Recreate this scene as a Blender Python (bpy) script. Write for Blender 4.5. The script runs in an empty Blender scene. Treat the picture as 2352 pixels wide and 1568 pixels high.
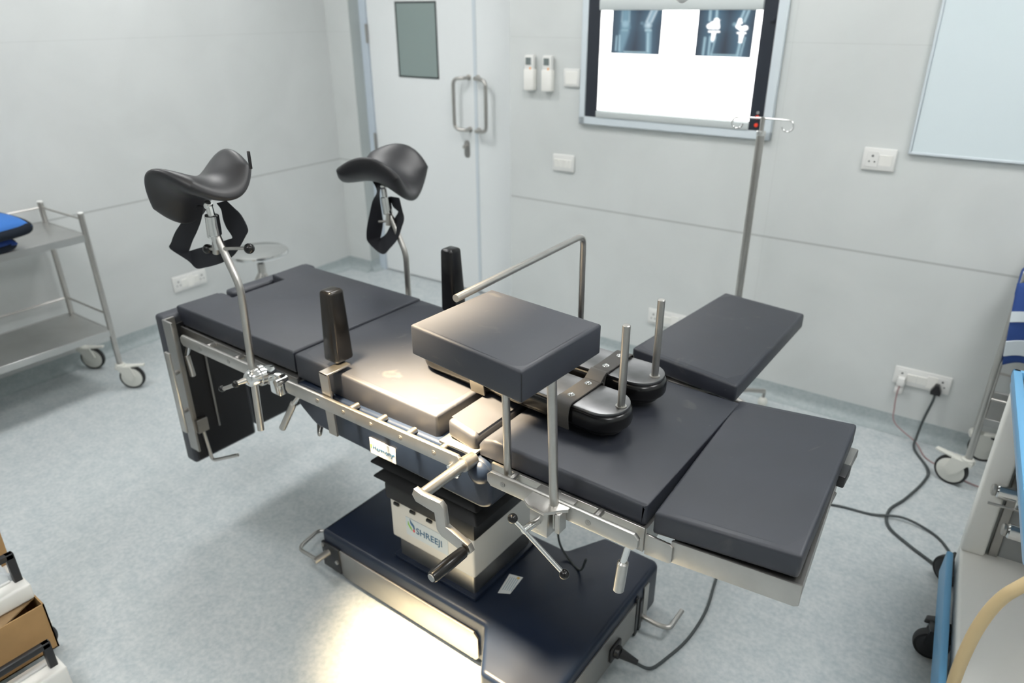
import bpy, bmesh, math, random
from mathutils import Matrix, Vector
random.seed(4)
SC = bpy.context.scene
COL = SC.collection
PI = math.pi

# ------------------------------------------------------------------ materials
def mat(name, col, rough=0.5, metal=0.0, spec=0.5, coat=0.0, emit=None, estr=1.0, trans=0.0, alpha=1.0,
        noise=None, bump=None, aniso=0.0):
    m = bpy.data.materials.new(name); m.use_nodes = True
    nt = m.node_tree; b = nt.nodes['Principled BSDF']
    b.inputs['Base Color'].default_value = (*col, 1)
    b.inputs['Roughness'].default_value = rough
    b.inputs['Metallic'].default_value = metal
    b.inputs['Specular IOR Level'].default_value = spec
    b.inputs['Coat Weight'].default_value = coat
    b.inputs['Transmission Weight'].default_value = trans
    b.inputs['Alpha'].default_value = alpha
    if emit:
        b.inputs['Emission Color'].default_value = (*emit, 1); b.inputs['Emission Strength'].default_value = estr
    tc = nt.nodes.new('ShaderNodeTexCoord')
    if noise:
        sc, amt, det = noise
        n = nt.nodes.new('ShaderNodeTexNoise'); n.inputs['Scale'].default_value = sc; n.inputs['Detail'].default_value = det
        nt.links.new(tc.outputs['Object'], n.inputs['Vector'])
        r = nt.nodes.new('ShaderNodeMapRange')
        r.inputs['From Min'].default_value = 0.3; r.inputs['From Max'].default_value = 0.7
        r.inputs['To Min'].default_value = 1 - amt; r.inputs['To Max'].default_value = 1 + amt
        nt.links.new(n.outputs['Fac'], r.inputs['Value'])
        mx = nt.nodes.new('ShaderNodeMix'); mx.data_type = 'RGBA'; mx.blend_type = 'MULTIPLY'
        mx.inputs[0].default_value = 1.0
        mx.inputs[6].default_value = (*col, 1)
        nt.links.new(r.outputs['Result'], mx.inputs[7])
        nt.links.new(mx.outputs[2], b.inputs['Base Color'])
    if bump:
        sc, st, di = bump
        n2 = nt.nodes.new('ShaderNodeTexNoise'); n2.inputs['Scale'].default_value = sc
        nt.links.new(tc.outputs['Object'], n2.inputs['Vector'])
        bp = nt.nodes.new('ShaderNodeBump'); bp.inputs['Strength'].default_value = st; bp.inputs['Distance'].default_value = di
        nt.links.new(n2.outputs['Fac'], bp.inputs['Height'])
        nt.links.new(bp.outputs['Normal'], b.inputs['Normal'])
    return m

VINYL = mat('black_vinyl', (.021, .024, .035), .50, spec=.74, noise=(9, .10, 4), bump=(60, .04, .002))
def scuff(m, col, sc, lo):
    """sparse pale scuffs and dust specks rubbed into a cover"""
    nt = m.node_tree; b = nt.nodes['Principled BSDF']; src = b.inputs['Base Color'].links[0].from_socket
    tc = nt.nodes.new('ShaderNodeTexCoord')
    n = nt.nodes.new('ShaderNodeTexNoise'); n.inputs['Scale'].default_value = sc; n.inputs['Detail'].default_value = 5; n.inputs['Distortion'].default_value = 1.5
    v = nt.nodes.new('ShaderNodeTexVoronoi'); v.inputs['Scale'].default_value = 26
    nt.links.new(tc.outputs['Object'], n.inputs['Vector']); nt.links.new(tc.outputs['Object'], v.inputs['Vector'])
    a = nt.nodes.new('ShaderNodeMapRange'); a.inputs['From Min'].default_value = lo; a.inputs['From Max'].default_value = lo + .12; a.inputs['To Max'].default_value = .5
    nt.links.new(n.outputs['Fac'], a.inputs['Value'])
    d = nt.nodes.new('ShaderNodeMapRange'); d.inputs['From Min'].default_value = .055; d.inputs['From Max'].default_value = .035; d.inputs['To Max'].default_value = .7
    nt.links.new(v.outputs['Distance'], d.inputs['Value'])
    n3 = nt.nodes.new('ShaderNodeTexNoise'); n3.inputs['Scale'].default_value = 6; nt.links.new(tc.outputs['Object'], n3.inputs['Vector'])
    g = nt.nodes.new('ShaderNodeMath'); g.operation = 'GREATER_THAN'; g.inputs[1].default_value = .60; nt.links.new(n3.outputs['Fac'], g.inputs[0])
    mu = nt.nodes.new('ShaderNodeMath'); mu.operation = 'MULTIPLY'; nt.links.new(d.outputs[0], mu.inputs[0]); nt.links.new(g.outputs[0], mu.inputs[1])
    mx = nt.nodes.new('ShaderNodeMath'); mx.operation = 'MAXIMUM'; nt.links.new(a.outputs[0], mx.inputs[0]); nt.links.new(mu.outputs[0], mx.inputs[1])
    c = nt.nodes.new('ShaderNodeMix'); c.data_type = 'RGBA'; c.inputs[7].default_value = (*col, 1)
    nt.links.new(mx.outputs[0], c.inputs[0]); nt.links.new(src, c.inputs[6]); nt.links.new(c.outputs[2], b.inputs['Base Color'])
scuff(VINYL, (.085, .085, .085), 11, .66)
VINYL_SOFT = mat('grey_black_fabric', (.017, .017, .020), .44, spec=.5, noise=(14, .08, 3))
VINYL_GLOSS = mat('glossy_black_vinyl', (.0055, .0055, .006), .24, spec=.45)
WEB = mat('black_webbing', (.016, .017, .022), .75, spec=.3, bump=(500, .15, .001))
STRAP = mat('grey_leatherette_strap', (.07, .066, .062), .55, spec=.4)
NAVY = mat('navy_painted_metal', (.008, .015, .034), .36, spec=.45, coat=.0, noise=(6, .12, 3))
BLACK = mat('black_plastic', (.012, .012, .014), .35)
RUBBER = mat('black_rubber', (.016, .016, .017), .6)
BELLOW = mat('black_bellows_rubber', (.007, .007, .008), .5, bump=(30, .1, .004))
STEEL = mat('brushed_steel', (.50, .485, .46), .34, 1.0, noise=(25, .05, 3))
STEEL_D = mat('dull_steel_sheet', (.38, .37, .355), .42, 1.0, noise=(12, .06, 3))
SHELF = mat('bright_steel_shelf', (.56, .56, .55), .38, 1.0, noise=(8, .05, 3))
CHROME = mat('polished_chrome', (.78, .78, .77), .12, 1.0)
PLATE = mat('worn_steel_plate', (.23, .23, .235), .36, 1.0, noise=(16, .18, 5))
WHITE = mat('white_plastic', (.74, .74, .72), .4)
OFFWHITE = mat('off_white_enamel', (.84, .83, .79), .4)
COVER = mat('ivory_column_cover', (.72, .70, .66), .38)
CASTW = mat('cream_castor_plastic', (.68, .68, .63), .45)
CARD = mat('brown_cardboard', (.42, .26, .12), .8, spec=.2, noise=(18, .07, 4))
CARD_IN = mat('cardboard_inner_flap', (.36, .24, .13), .85, spec=.2, noise=(40, .12, 4))
POLY = mat('clear_plastic_bag', (.78, .82, .84), .25, bump=(25, .6, .01))
PAPER = mat('white_label', (.80, .81, .80), .5)
INKB = mat('blue_ink', (.03, .12, .24), .6)
INKL = mat('light_blue_ink', (.30, .42, .50), .6)
GREEN = mat('green_ink', (.25, .55, .08), .6)
RED = mat('red_ink', (.70, .04, .06), .6)
YELL = mat('yellow_ink', (.80, .55, .15), .6)
REDB = mat('red_button', (.75, .06, .03), .35, emit=(1, .06, .03), estr=.12)
BLUEF = mat('royal_blue_fabric', (.045, .16, .47), .75, spec=.2, bump=(40, .3, .004))
BLUED = mat('dark_blue_fabric', (.035, .075, .25), .8, spec=.2)
NAVYF = mat('navy_black_binding', (.010, .014, .022), .8, spec=.2)
LBLUE = mat('light_blue_plastic', (.13, .36, .60), .4)
PBLUE = mat('pale_blue_plastic', (.24, .37, .52), .45)
GREYP = mat('grey_plastic', (.30, .31, .31), .5)
DGREY = mat('dark_grey_plastic', (.10, .10, .10), .5)
CABLE = mat('dark_grey_cable', (.055, .065, .068), .5)
PINK = mat('pinkish_cable', (.36, .24, .24), .5)
HOSE = mat('beige_rubber_hose', (.56, .43, .24), .5)
LCD = mat('grey_lcd', (.16, .19, .19), .3)
ORANGE = mat('orange_key', (.85, .38, .12), .5)
FRAMEP = mat('bluish_white_frame', (.62, .68, .72), .4)
DOORP = mat('white_door_laminate', (.80, .825, .83), .42, spec=.4)
JAMB = mat('pale_blue_door_frame', (.56, .63, .70), .42)
PANE = mat('grey_green_vision_glass', (.25, .31, .30), .12, spec=.6)
GASKET = mat('dark_gasket', (.04, .05, .05), .5)
BOARDM = mat('white_glass_board', (.66, .74, .77), .2, spec=.5)
DARKVB = mat('viewer_dark_panel', (.022, .027, .038), .35)
GRBAR = mat('viewer_grey_bar', (.52, .56, .56), .45)
LIT = mat('viewer_lit_screen', (.9, .9, .9), .4, emit=(1, 1, .985), estr=2.2)
CEILM = mat('white_ceiling', (.80, .81, .81), .8)
LAMPW = mat('lamp_white', (.75, .77, .78), .3)
LENS = mat('lamp_lens', (.8, .8, .8), .2, emit=(1, .86, .66), estr=6)
PANEL = mat('ceiling_light_diffuser', (.9, .9, .9), .5, emit=(1, 1, .985), estr=19.5)

def floor_mat(name, col, col2):
    m = bpy.data.materials.new(name); m.use_nodes = True
    nt = m.node_tree; b = nt.nodes['Principled BSDF']
    tc = nt.nodes.new('ShaderNodeTexCoord')
    n1 = nt.nodes.new('ShaderNodeTexNoise'); n1.inputs['Scale'].default_value = 70; n1.inputs['Detail'].default_value = 4
    n2 = nt.nodes.new('ShaderNodeTexNoise'); n2.inputs['Scale'].default_value = 18; n2.inputs['Detail'].default_value = 5
    for n in (n1, n2): nt.links.new(tc.outputs['Object'], n.inputs['Vector'])
    ad = nt.nodes.new('ShaderNodeMath'); ad.operation = 'MULTIPLY_ADD'; ad.inputs[1].default_value = .6
    ad2 = nt.nodes.new('ShaderNodeMath'); ad2.operation = 'MULTIPLY'; ad2.inputs[1].default_value = .4
    nt.links.new(n2.outputs['Fac'], ad2.inputs[0]); nt.links.new(n1.outputs['Fac'], ad.inputs[0]); nt.links.new(ad2.outputs[0], ad.inputs[2])
    r = nt.nodes.new('ShaderNodeValToRGB')
    r.color_ramp.elements[0].position = .36; r.color_ramp.elements[0].color = (*col2, 1)
    r.color_ramp.elements[1].position = .62; r.color_ramp.elements[1].color = (*col, 1)
    nt.links.new(ad.outputs[0], r.inputs['Fac']); nt.links.new(r.outputs['Color'], b.inputs['Base Color'])
    b.inputs['Roughness'].default_value = .42; b.inputs['Specular IOR Level'].default_value = .35
    return m
FLOOR = floor_mat('pale_blue_speckled_vinyl', (.575, .602, .608), (.425, .478, .498))
COVE = floor_mat('blue_grey_coved_vinyl', (.42, .465, .47), (.34, .39, .40))

def wall_mat(name, col, vx):
    """painted panel wall: soft mottling, thin joints at fixed heights and one upright joint"""
    m = bpy.data.materials.new(name); m.use_nodes = True
    nt = m.node_tree; b = nt.nodes['Principled BSDF']
    tc = nt.nodes.new('ShaderNodeTexCoord'); sp = nt.nodes.new('ShaderNodeSeparateXYZ')
    nt.links.new(tc.outputs['Object'], sp.inputs[0])
    def band(out, val, w):
        s = nt.nodes.new('ShaderNodeMath'); s.operation = 'SUBTRACT'; s.inputs[1].default_value = val
        nt.links.new(out, s.inputs[0])
        a = nt.nodes.new('ShaderNodeMath'); a.operation = 'ABSOLUTE'; nt.links.new(s.outputs[0], a.inputs[0])
        l = nt.nodes.new('ShaderNodeMath'); l.operation = 'LESS_THAN'; l.inputs[1].default_value = w
        nt.links.new(a.outputs[0], l.inputs[0]); return l.outputs[0]
    n = nt.nodes.new('ShaderNodeTexNoise'); n.inputs['Scale'].default_value = 2.2; n.inputs['Detail'].default_value = 6
    n.inputs['Distortion'].default_value = 1.2
    nt.links.new(tc.outputs['Object'], n.inputs['Vector'])
    r = nt.nodes.new('ShaderNodeMapRange'); r.inputs['From Min'].default_value = .3; r.inputs['From Max'].default_value = .7
    r.inputs['To Min'].default_value = .965; r.inputs['To Max'].default_value = 1.03
    nt.links.new(n.outputs['Fac'], r.inputs['Value'])
    cur = r.outputs['Result']
    for (o, v, w, d) in ((sp.outputs[2], .772, .0045, .72), (sp.outputs[2], 1.572, .002, .93), (sp.outputs[0], vx, .002, .95)):
        k = nt.nodes.new('ShaderNodeMapRange'); k.inputs['To Min'].default_value = 1; k.inputs['To Max'].default_value = d
        nt.links.new(band(o, v, w), k.inputs['Value'])
        mu = nt.nodes.new('ShaderNodeMath'); mu.operation = 'MULTIPLY'
        nt.links.new(cur, mu.inputs[0]); nt.links.new(k.outputs['Result'], mu.inputs[1]); cur = mu.outputs[0]
    mx = nt.nodes.new('ShaderNodeMix'); mx.data_type = 'RGBA'; mx.blend_type = 'MULTIPLY'; mx.inputs[0].default_value = 1
    mx.inputs[6].default_value = (*col, 1); nt.links.new(cur, mx.inputs[7])
    nt.links.new(mx.outputs[2], b.inputs['Base Color'])
    b.inputs['Roughness'].default_value = .45; b.inputs['Specular IOR Level'].default_value = .35
    return m
WALLB = wall_mat('grey_panel_wall_back', (.615, .637, .629), -.84)
WALLL = wall_mat('grey_panel_wall_left', (.585, .602, .597), -99)

# ------------------------------------------------------------------ mesh builder
def fillet(pts, rad, n=6):
    pts = [Vector(p) for p in pts]
    if rad <= 0 or len(pts) < 3: return pts
    out = [pts[0]]
    for i in range(1, len(pts) - 1):
        a, b, c = pts[i - 1], pts[i], pts[i + 1]
        u = (a - b); v = (c - b); lu, lv = u.length, v.length
        if lu < 1e-6 or lv < 1e-6: continue
        u /= lu; v /= lv
        d = min(rad, lu * .48, lv * .48)
        if u.dot(v) < -.999: out.append(b); continue
        p0, p1 = b + u * d, b + v * d
        for k in range(n + 1):
            t = k / n
            out.append(p0.lerp(b, t).lerp(b.lerp(p1, t), t))
    out.append(pts[-1]); return out

def smooth(pts, n=6):
    """Catmull-Rom through the points"""
    P = [Vector(p) for p in pts]; P = [2 * P[0] - P[1]] + P + [2 * P[-1] - P[-2]]
    out = []
    for i in range(1, len(P) - 2):
        for k in range(n):
            t = k / n; a, b, c, d = P[i - 1], P[i], P[i + 1], P[i + 2]
            out.append(.5 * ((2 * b) + (c - a) * t + (2 * a - 5 * b + 4 * c - d) * t * t + (3 * b - a - 3 * c + d) * t ** 3))
    out.append(P[-2]); return out

class B:
    def __init__(s): s.bm = bmesh.new()
    def add(s, t):
        bmesh.ops.recalc_face_normals(t, faces=t.faces)
        me = bpy.data.meshes.new('t'); t.to_mesh(me); t.free(); s.bm.from_mesh(me); bpy.data.meshes.remove(me); return s
    def hexa(s, c, bev=0, seg=2):
        """8 corners: 4 bottom then 4 top, both in the same turning order"""
        t = bmesh.new(); v = [t.verts.new(p) for p in c]
        for f in ((0, 1, 2, 3), (4, 5, 6, 7), (0, 1, 5, 4), (1, 2, 6, 5), (2, 3, 7, 6), (3, 0, 4, 7)): t.faces.new([v[i] for i in f])
        if bev > 0: bmesh.ops.bevel(t, geom=t.edges[:], offset=bev, segments=seg, profile=.5, affect='EDGES')
        return s.add(t)
    def box(s, x0, x1, y0, y1, z0, z1, bev=0, seg=2):
        return s.hexa([(x0, y0, z0), (x1, y0, z0), (x1, y1, z0), (x0, y1, z0), (x0, y0, z1), (x1, y0, z1), (x1, y1, z1), (x0, y1, z1)], bev, seg)
    def slab(s, top, th, bev=.008, seg=3, crown=0):
        """cushion from its four top corners and a thickness; the cover bulges a little"""
        T = [Vector(p) for p in top]; D = Vector((0, 0, -th)); N = 8
        t = bmesh.new(); rows = []
        def q(u, v): return T[0].lerp(T[1], u).lerp(T[3].lerp(T[2], u), v)
        s.hexa([p + D for p in T] + T, bev, seg)
        if crown:
            for f in range(1):
                for j in range(N + 1):
                    r = []
                    for i in range(N + 1):
                        u, v = .03 + .94 * i / N, .03 + .94 * j / N
                        h = crown * (1 - (2 * u - 1) ** 4) * (1 - (2 * v - 1) ** 4)
                        r.append(t.verts.new(q(u, v) + Vector((0, 0, h - .0004))))
                    rows.append(r)
                for j in range(N):
                    for i in range(N): t.faces.new((rows[j][i], rows[j][i + 1], rows[j + 1][i + 1], rows[j + 1][i]))
            s.add(t)
        else: t.free()
        return s
    def prism(s, poly, plane, a0, a1, bev=0, seg=2, rnd=0):
        if rnd:
            P = [Vector((p[0], p[1], 0)) for p in poly]; n = len(P); out = []
            for i in range(n):
                a, b, c = P[i - 1], P[i], P[(i + 1) % n]
                d = min(rnd, (a - b).length * .45, (c - b).length * .45)
                p0, p1 = b + (a - b).normalized() * d, b + (c - b).normalized() * d
                for k in range(6): out.append(p0.lerp(b, k / 5).lerp(b.lerp(p1, k / 5), k / 5))
            poly = [(p.x, p.y) for p in out]
        f = {'xy': lambda u, v, w: (u, v, w), 'xz': lambda u, v, w: (u, w, v), 'yz': lambda u, v, w: (w, u, v)}[plane]
        t = bmesh.new()
        lo = [t.verts.new(f(u, v, a0)) for u, v in poly]; hi = [t.verts.new(f(u, v, a1)) for u, v in poly]
        n = len(poly); t.faces.new(lo); t.faces.new(hi[::-1])
        for i in range(n): t.faces.new((lo[i], lo[(i + 1) % n], hi[(i + 1) % n], hi[i]))
        if bev > 0:
            bmesh.ops.recalc_face_normals(t, faces=t.faces)
            ed = [e for e in t.edges if (e.verts[0] in lo) == (e.verts[1] in lo)]
            bmesh.ops.bevel(t, geom=ed, offset=bev, segments=seg, profile=.5, affect='EDGES')
        return s.add(t)
    def tube(s, pts, r, seg=12, fil=0, caps=True, radii=None, closed=False):
        P = fillet(pts, fil) if fil else [Vector(p) for p in pts]
        n = len(P); t = bmesh.new(); rings = []; prev = None
        for i, p in enumerate(P):
            a = P[(i - 1) % n] if (closed or i > 0) else P[0]; b = P[(i + 1) % n] if (closed or i < n - 1) else P[-1]
            d = (b - a).normalized()
            if prev is None:
                k = Vector((0, 0, 1)) if abs(d.z) < .9 else Vector((1, 0, 0)); x = d.cross(k).normalized()
            else: x = (prev - d * prev.dot(d)).normalized()
            prev = x; y = d.cross(x); rr = radii[i] if radii else r
            rings.append([t.verts.new(p + (x * math.cos(2 * PI * j / seg) + y * math.sin(2 * PI * j / seg)) * rr) for j in range(seg)])
        m = n if closed else n - 1
        for i in range(m):
            A, C = rings[i], rings[(i + 1) % n]
            for j in range(seg): t.faces.new((A[j], A[(j + 1) % seg], C[(j + 1) % seg], C[j]))
        if caps and not closed: t.faces.new(rings[0]); t.faces.new(rings[-1][::-1])
        return s.add(t)
    def cyl(s, p0, p1, r0, r1=None, seg=20, bev=0):
        p0, p1 = Vector(p0), Vector(p1); r1 = r0 if r1 is None else r1
        if bev:
            d = (p1 - p0).normalized() * bev
            return s.tube([p0, p0 + d, p1 - d, p1], 0, seg, radii=[max(r0 - bev, 1e-4), r0, r1, max(r1 - bev, 1e-4)])
        return s.tube([p0, p1], 0, seg, radii=[r0, r1])
    def lathe(s, prof, o, axis=(0, 0, 1), seg=32):
        o = Vector(o); a = Vector(axis).normalized(); k = Vector((1, 0, 0)) if abs(a.x) < .9 else Vector((0, 1, 0))
        x = a.cross(k).normalized(); y = a.cross(x); t = bmesh.new(); rings = []
        for r, h in prof: rings.append([t.verts.new(o + a * h + (x * math.cos(2 * PI * j / seg) + y * math.sin(2 * PI * j / seg)) * max(r, 1e-4)) for j in range(seg)])
        for i in range(len(rings) - 1):
            for j in range(seg): t.faces.new((rings[i][j], rings[i][(j + 1) % seg], rings[i + 1][(j + 1) % seg], rings[i + 1][j]))
        t.faces.new(rings[0]); t.faces.new(rings[-1][::-1])
        return s.add(t)
    def ball(s, c, r, seg=20, sc=(1, 1, 1)):
        t = bmesh.new(); bmesh.ops.create_uvsphere(t, u_segments=seg, v_segments=seg // 2 + 2, radius=r)
        for v in t.verts: v.co = Vector((v.co.x * sc[0], v.co.y * sc[1], v.co.z * sc[2])) + Vector(c)
        return s.add(t)
    def ribbon(s, prs, th, n=4):
        Aa = smooth([p[0] for p in prs], n); Bb = smooth([p[1] for p in prs], n); t = bmesh.new(); R = []
        m = len(Aa)
        for i in range(m):
            d = (Aa[min(i + 1, m - 1)] + Bb[min(i + 1, m - 1)] - Aa[max(i - 1, 0)] - Bb[max(i - 1, 0)]).normalized()
            w = (Bb[i] - Aa[i]).normalized(); nn = d.cross(w).normalized() * th * .5
            R.append([t.verts.new(p) for p in (Aa[i] + nn, Bb[i] + nn, Bb[i] - nn, Aa[i] - nn)])
        for i in range(m - 1):
            for j in range(4): t.faces.new((R[i][j], R[i][(j + 1) % 4], R[i + 1][(j + 1) % 4], R[i + 1][j]))
        t.faces.new(R[0]); t.faces.new(R[-1][::-1])
        return s.add(t)
    def grid(s, fn, nu, nv):
        t = bmesh.new(); g = [[t.verts.new(fn(i / nu, j / nv)) for i in range(nu + 1)] for j in range(nv + 1)]
        for j in range(nv):
            for i in range(nu): t.faces.new((g[j][i], g[j][i + 1], g[j + 1][i + 1], g[j + 1][i]))
        s.bm_last = t
        me = bpy.data.meshes.new('t'); t.to_mesh(me); t.free(); s.bm.from_mesh(me); bpy.data.meshes.remove(me); return s

MW = {}
I4 = Matrix.Identity(4)
def text(b, string, size, M, bold=0.0):
    """lettering as thin solid shapes appended to builder b; M puts the text plane in place"""
    cu = bpy.data.curves.new('lettering', 'FONT'); cu.body = string; cu.size = size; cu.extrude = .0004; cu.align_x = 'LEFT'; cu.offset = bold
    cu.resolution_u = 3
    ob = bpy.data.objects.new('lettering', cu); COL.objects.link(ob)
    dg = bpy.context.evaluated_depsgraph_get(); me = bpy.data.meshes.new_from_object(ob.evaluated_get(dg))
    me.transform(M); b.bm.from_mesh(me)
    bpy.data.objects.remove(ob); bpy.data.curves.remove(cu); bpy.data.meshes.remove(me); return b

def thing(name, label, cat, M, group=None):
    o = bpy.data.objects.new(name, None); COL.objects.link(o); o.empty_display_size = .05
    o.matrix_world = M; MW[o] = M.copy(); o['label'] = label; o['category'] = cat
    if group: o['group'] = group
    return o
def build(name, b, m, parent=None, space=I4, origin=None, ang=40, label=None):
    if parent is not None: base = MW[parent]
    elif origin is not None: base = space @ Matrix.Translation(Vector(origin))
    else: base = space
    me = bpy.data.meshes.new(name); b.bm.transform(base.inverted() @ space); b.bm.to_mesh(me); b.bm.free()
    for p in me.polygons: p.use_smooth = True
    me.set_sharp_from_angle(angle=math.radians(ang))
    o = bpy.data.objects.new(name, me); COL.objects.link(o); me.materials.append(m)
    if parent is not None: o.parent = parent; MW[o] = base
    else: o.matrix_world = base; MW[o] = base
    if label: o['label'] = label
    return o
def single(name, b, m, label, cat, origin, space=I4, group=None, ang=40):
    o = build(name, b, m, None, space, origin, ang); o['label'] = label; o['category'] = cat
    if group: o['group'] = group
    return o
def struct(name, b, m, space=I4, origin=None, ang=30):
    o = build(name, b, m, None, space, origin, ang); o['kind'] = 'structure'; return o
def T(x, y, z, rz=0): return Matrix.Translation((x, y, z)) @ Matrix.Rotation(rz, 4, 'Z')
def copy_thing(root, M, label, group=None):
    r = root.copy(); COL.objects.link(r); r.matrix_world = M; r['label'] = label; MW[r] = M
    if group: r['group'] = group
    for ch in [c for c in root.children if c != r]:
        c = ch.copy(); COL.objects.link(c); c.parent = r; MW[c] = M
        for g in list(ch.children):
            d = g.copy(); COL.objects.link(d); d.parent = c; MW[d] = M
    return r

# ------------------------------------------------------------------ camera
RC = ((0.804059, 0.248317, -0.540211), (0.594536, -0.342114, 0.727658), (-0.004124, -0.906254, -0.422713))
# camera axes expressed in the world: right, up, back
rx = Vector([r[0] for r in RC]); up = -Vector([r[1] for r in RC]); bk = -Vector([r[2] for r in RC])
bk = bk.normalized()
rx = (rx - bk * rx.dot(bk)).normalized(); up = bk.cross(rx)
right_m = Matrix((( rx.x, up.x, bk.x, 0), (rx.y, up.y, bk.y, 0), (rx.z, up.z, bk.z, 1.7), (0, 0, 0, 1)))
cd = bpy.data.cameras.new('camera'); cam = bpy.data.objects.new('camera', cd); COL.objects.link(cam)
cam.matrix_world = right_m
cd.sensor_width = 36; cd.sensor_fit = 'HORIZONTAL'; cd.lens = 1640 / 2352 * 36
cd.clip_start = .02; cd.clip_end = 50
cd.dof.use_dof = True; cd.dof.focus_distance = 1.42; cd.dof.aperture_fstop = 3.2
SC.camera = cam

# ------------------------------------------------------------------ the room (turned 1.74 degrees to the table)
ROOM = Matrix.Rotation(math.radians(1.7368), 4, 'Z')
XL, XR, YF, ZC = -3.80, 1.5, -2.2, 2.75
YB, YB2, YD = 3.18, 3.405, 3.50
XS, XN = -2.218, -3.59          # step of the back wall at the door, nib left of the door
struct('floor', B().box(XL - .1, XR + .1, YF - .1, YD + .3, -.06, 0), FLOOR, ROOM)
struct('ceiling', B().box(XL - .1, XR + .1, YF - .1, YD + .3, ZC, ZC + .06), CEILM, ROOM)
struct('wall_left', B().box(XL - .1, XL, YF - .1, YD + .3, 0, ZC), WALLL, ROOM)
b = B(); b.box(XS, XR, YB, YD + .3, 0, ZC); struct('wall_back', b, WALLB, ROOM)
struct('wall_back_nib', B().box(XL, XN, YB2, YD + .3, 0, ZC), WALLB, ROOM)
struct('wall_back_lintel', B().box(XN, XS, YB2, YD + .3, 2.12, ZC), WALLB, ROOM)
struct('wall_back_closure', B().box(XN, XS, YD + .28, YD + .34, 0, 2.12), WALLB, ROOM)
struct('wall_right', B().box(XR, XR + .1, YF - .1, YD + .3, 0, ZC), WALLB, ROOM)
struct('wall_front', B().box(XL, XR, YF - .1, YF, 0, ZC), WALLB, ROOM)

def cove(name, pts, inward):
    """coved vinyl upstand: profile swept along a straight wall foot"""
    (x0, y0), (x1, y1) = pts; n = Vector((inward[0], inward[1], 0)); h = .078; r = .04
    prof = [(0, h), (.004, h), (.004, r)]
    for k in range(1, 7):
        a = k / 6 * PI / 2; prof.append((.004 + r - r * math.cos(a), r - r * math.sin(a) + .0012))
    prof += [(.004 + r, 0), (0, 0)]
    t = bmesh.new(); A = []; C = []
    for d, z in prof:
        A.append(t.verts.new(Vector((x0, y0, z)) + n * d)); C.append(t.verts.new(Vector((x1, y1, z)) + n * d))
    m = len(prof); t.faces.new(A); t.faces.new(C[::-1])
    for i in range(m): t.faces.new((A[i], A[(i + 1) % m], C[(i + 1) % m], C[i]))
    struct(name, B().add(t), COVE, ROOM, None, 60)
cove('baseboard_back', ((XS, YB), (XR, YB)), (0, -1))
cove('baseboard_left', ((XL, YF), (XL, YB2)), (1, 0))
cove('baseboard_nib', ((XL, YB2), (XN, YB2)), (0, -1))
cove('baseboard_jamb', ((XN, YB2), (XN, YD)), (1, 0))

JAMBG = mat('shaded_jamb_grey', (.40, .435, .43), .5)
struct('reveal_shade_1', B().box(XN - .002, XN + .006, YB2 + .001, YD, .08, 2.12), JAMBG, ROOM)  # thin panel over the door reveal, its shade put in as darker grey
# double door
dr = bpy.data.objects.new('door_1', None); COL.objects.link(dr); dr.matrix_world = ROOM @ T(-2.69, YD, 0); MW[dr] = ROOM @ T(-2.69, YD, 0)
dr['kind'] = 'structure'; dr['label'] = 'white double door with steel pull handles and a vision panel'; dr['category'] = 'door'
b = B(); b.box(XN, -3.532, YD - .012, YD + .10, 0, 2.1); b.box(XN, XS, YD - .012, YD + .10, 2.05, 2.12); b.box(-2.25, XS, YD - .012, YD + .1, 0, 2.05)
build('door_frame', b, JAMB, dr, ROOM)
def leaf(x0, x1): return B().box(x0, x1, YD, YD + .045, .008, 2.045, .002, 1)
lf = build('door_leaf', leaf(-3.528, -2.692), DOORP, dr, ROOM)
lr = build('door_leaf', leaf(-2.684, -2.254), DOORP, dr, ROOM)
build('meeting_strip', B().box(-2.700, -2.676, YD - .004, YD + .001, .01, 2.04, .0015, 1), FRAMEP, lf, ROOM)
b = B(); x0, x1, z0, z1 = -3.285, -2.962, 1.315, 1.74
for q in ((x0, x1, z0, z0 + .009), (x0, x1, z1 - .009, z1), (x0, x0 + .009, z0, z1), (x1 - .009, x1, z0, z1)): b.box(q[0], q[1], YD - .004, YD + .002, q[2], q[3])
build('vision_gasket', b, GASKET, lf, ROOM)
build('vision_pane', B().box(x0, x1, YD - .0015, YD + .001, z0, z1), PANE, lf, ROOM)
def pull(xm, xf, z0, z1): return B().tube([(xf, YD, z1), (xf, YD - .045, z1), (xm, YD - .062, z1 - .006), (xm, YD - .062, z0 + .006), (xf, YD - .045, z0), (xf, YD, z0)], .0105, 14, .035).cyl((xf, YD, z1), (xf, YD - .008, z1), .016).cyl((xf, YD, z0), (xf, YD - .008, z0), .016)
build('pull_handle', pull(-2.806, -2.735, 1.04, 1.335), STEEL, lf, ROOM)
build('pull_handle', pull(-2.570, -2.668, 1.04, 1.335), STEEL, lr, ROOM)
lp = B().prism([(-2.782, .885), (-2.772, .872), (-2.752, .872), (-2.742, .885), (-2.742, .960), (-2.752, .973), (-2.772, .973), (-2.782, .960)], 'xz', YD - .006, YD, .0015)
build('lock_plate', lp, STEEL_D, lf, ROOM)
build('lock_cylinder', B().cyl((-2.765, YD - .002, .938), (-2.765, YD - .026, .938), .012).box(-2.778, -2.752, YD - .03, YD - .02, .930, .946, .003), STEEL, lf, ROOM)
for z in (1.56, .90): build('hinge', B().cyl((-3.531, YD - .012, z - .055), (-3.531, YD - .012, z + .055), .008), STEEL_D, lf, ROOM)

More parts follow.
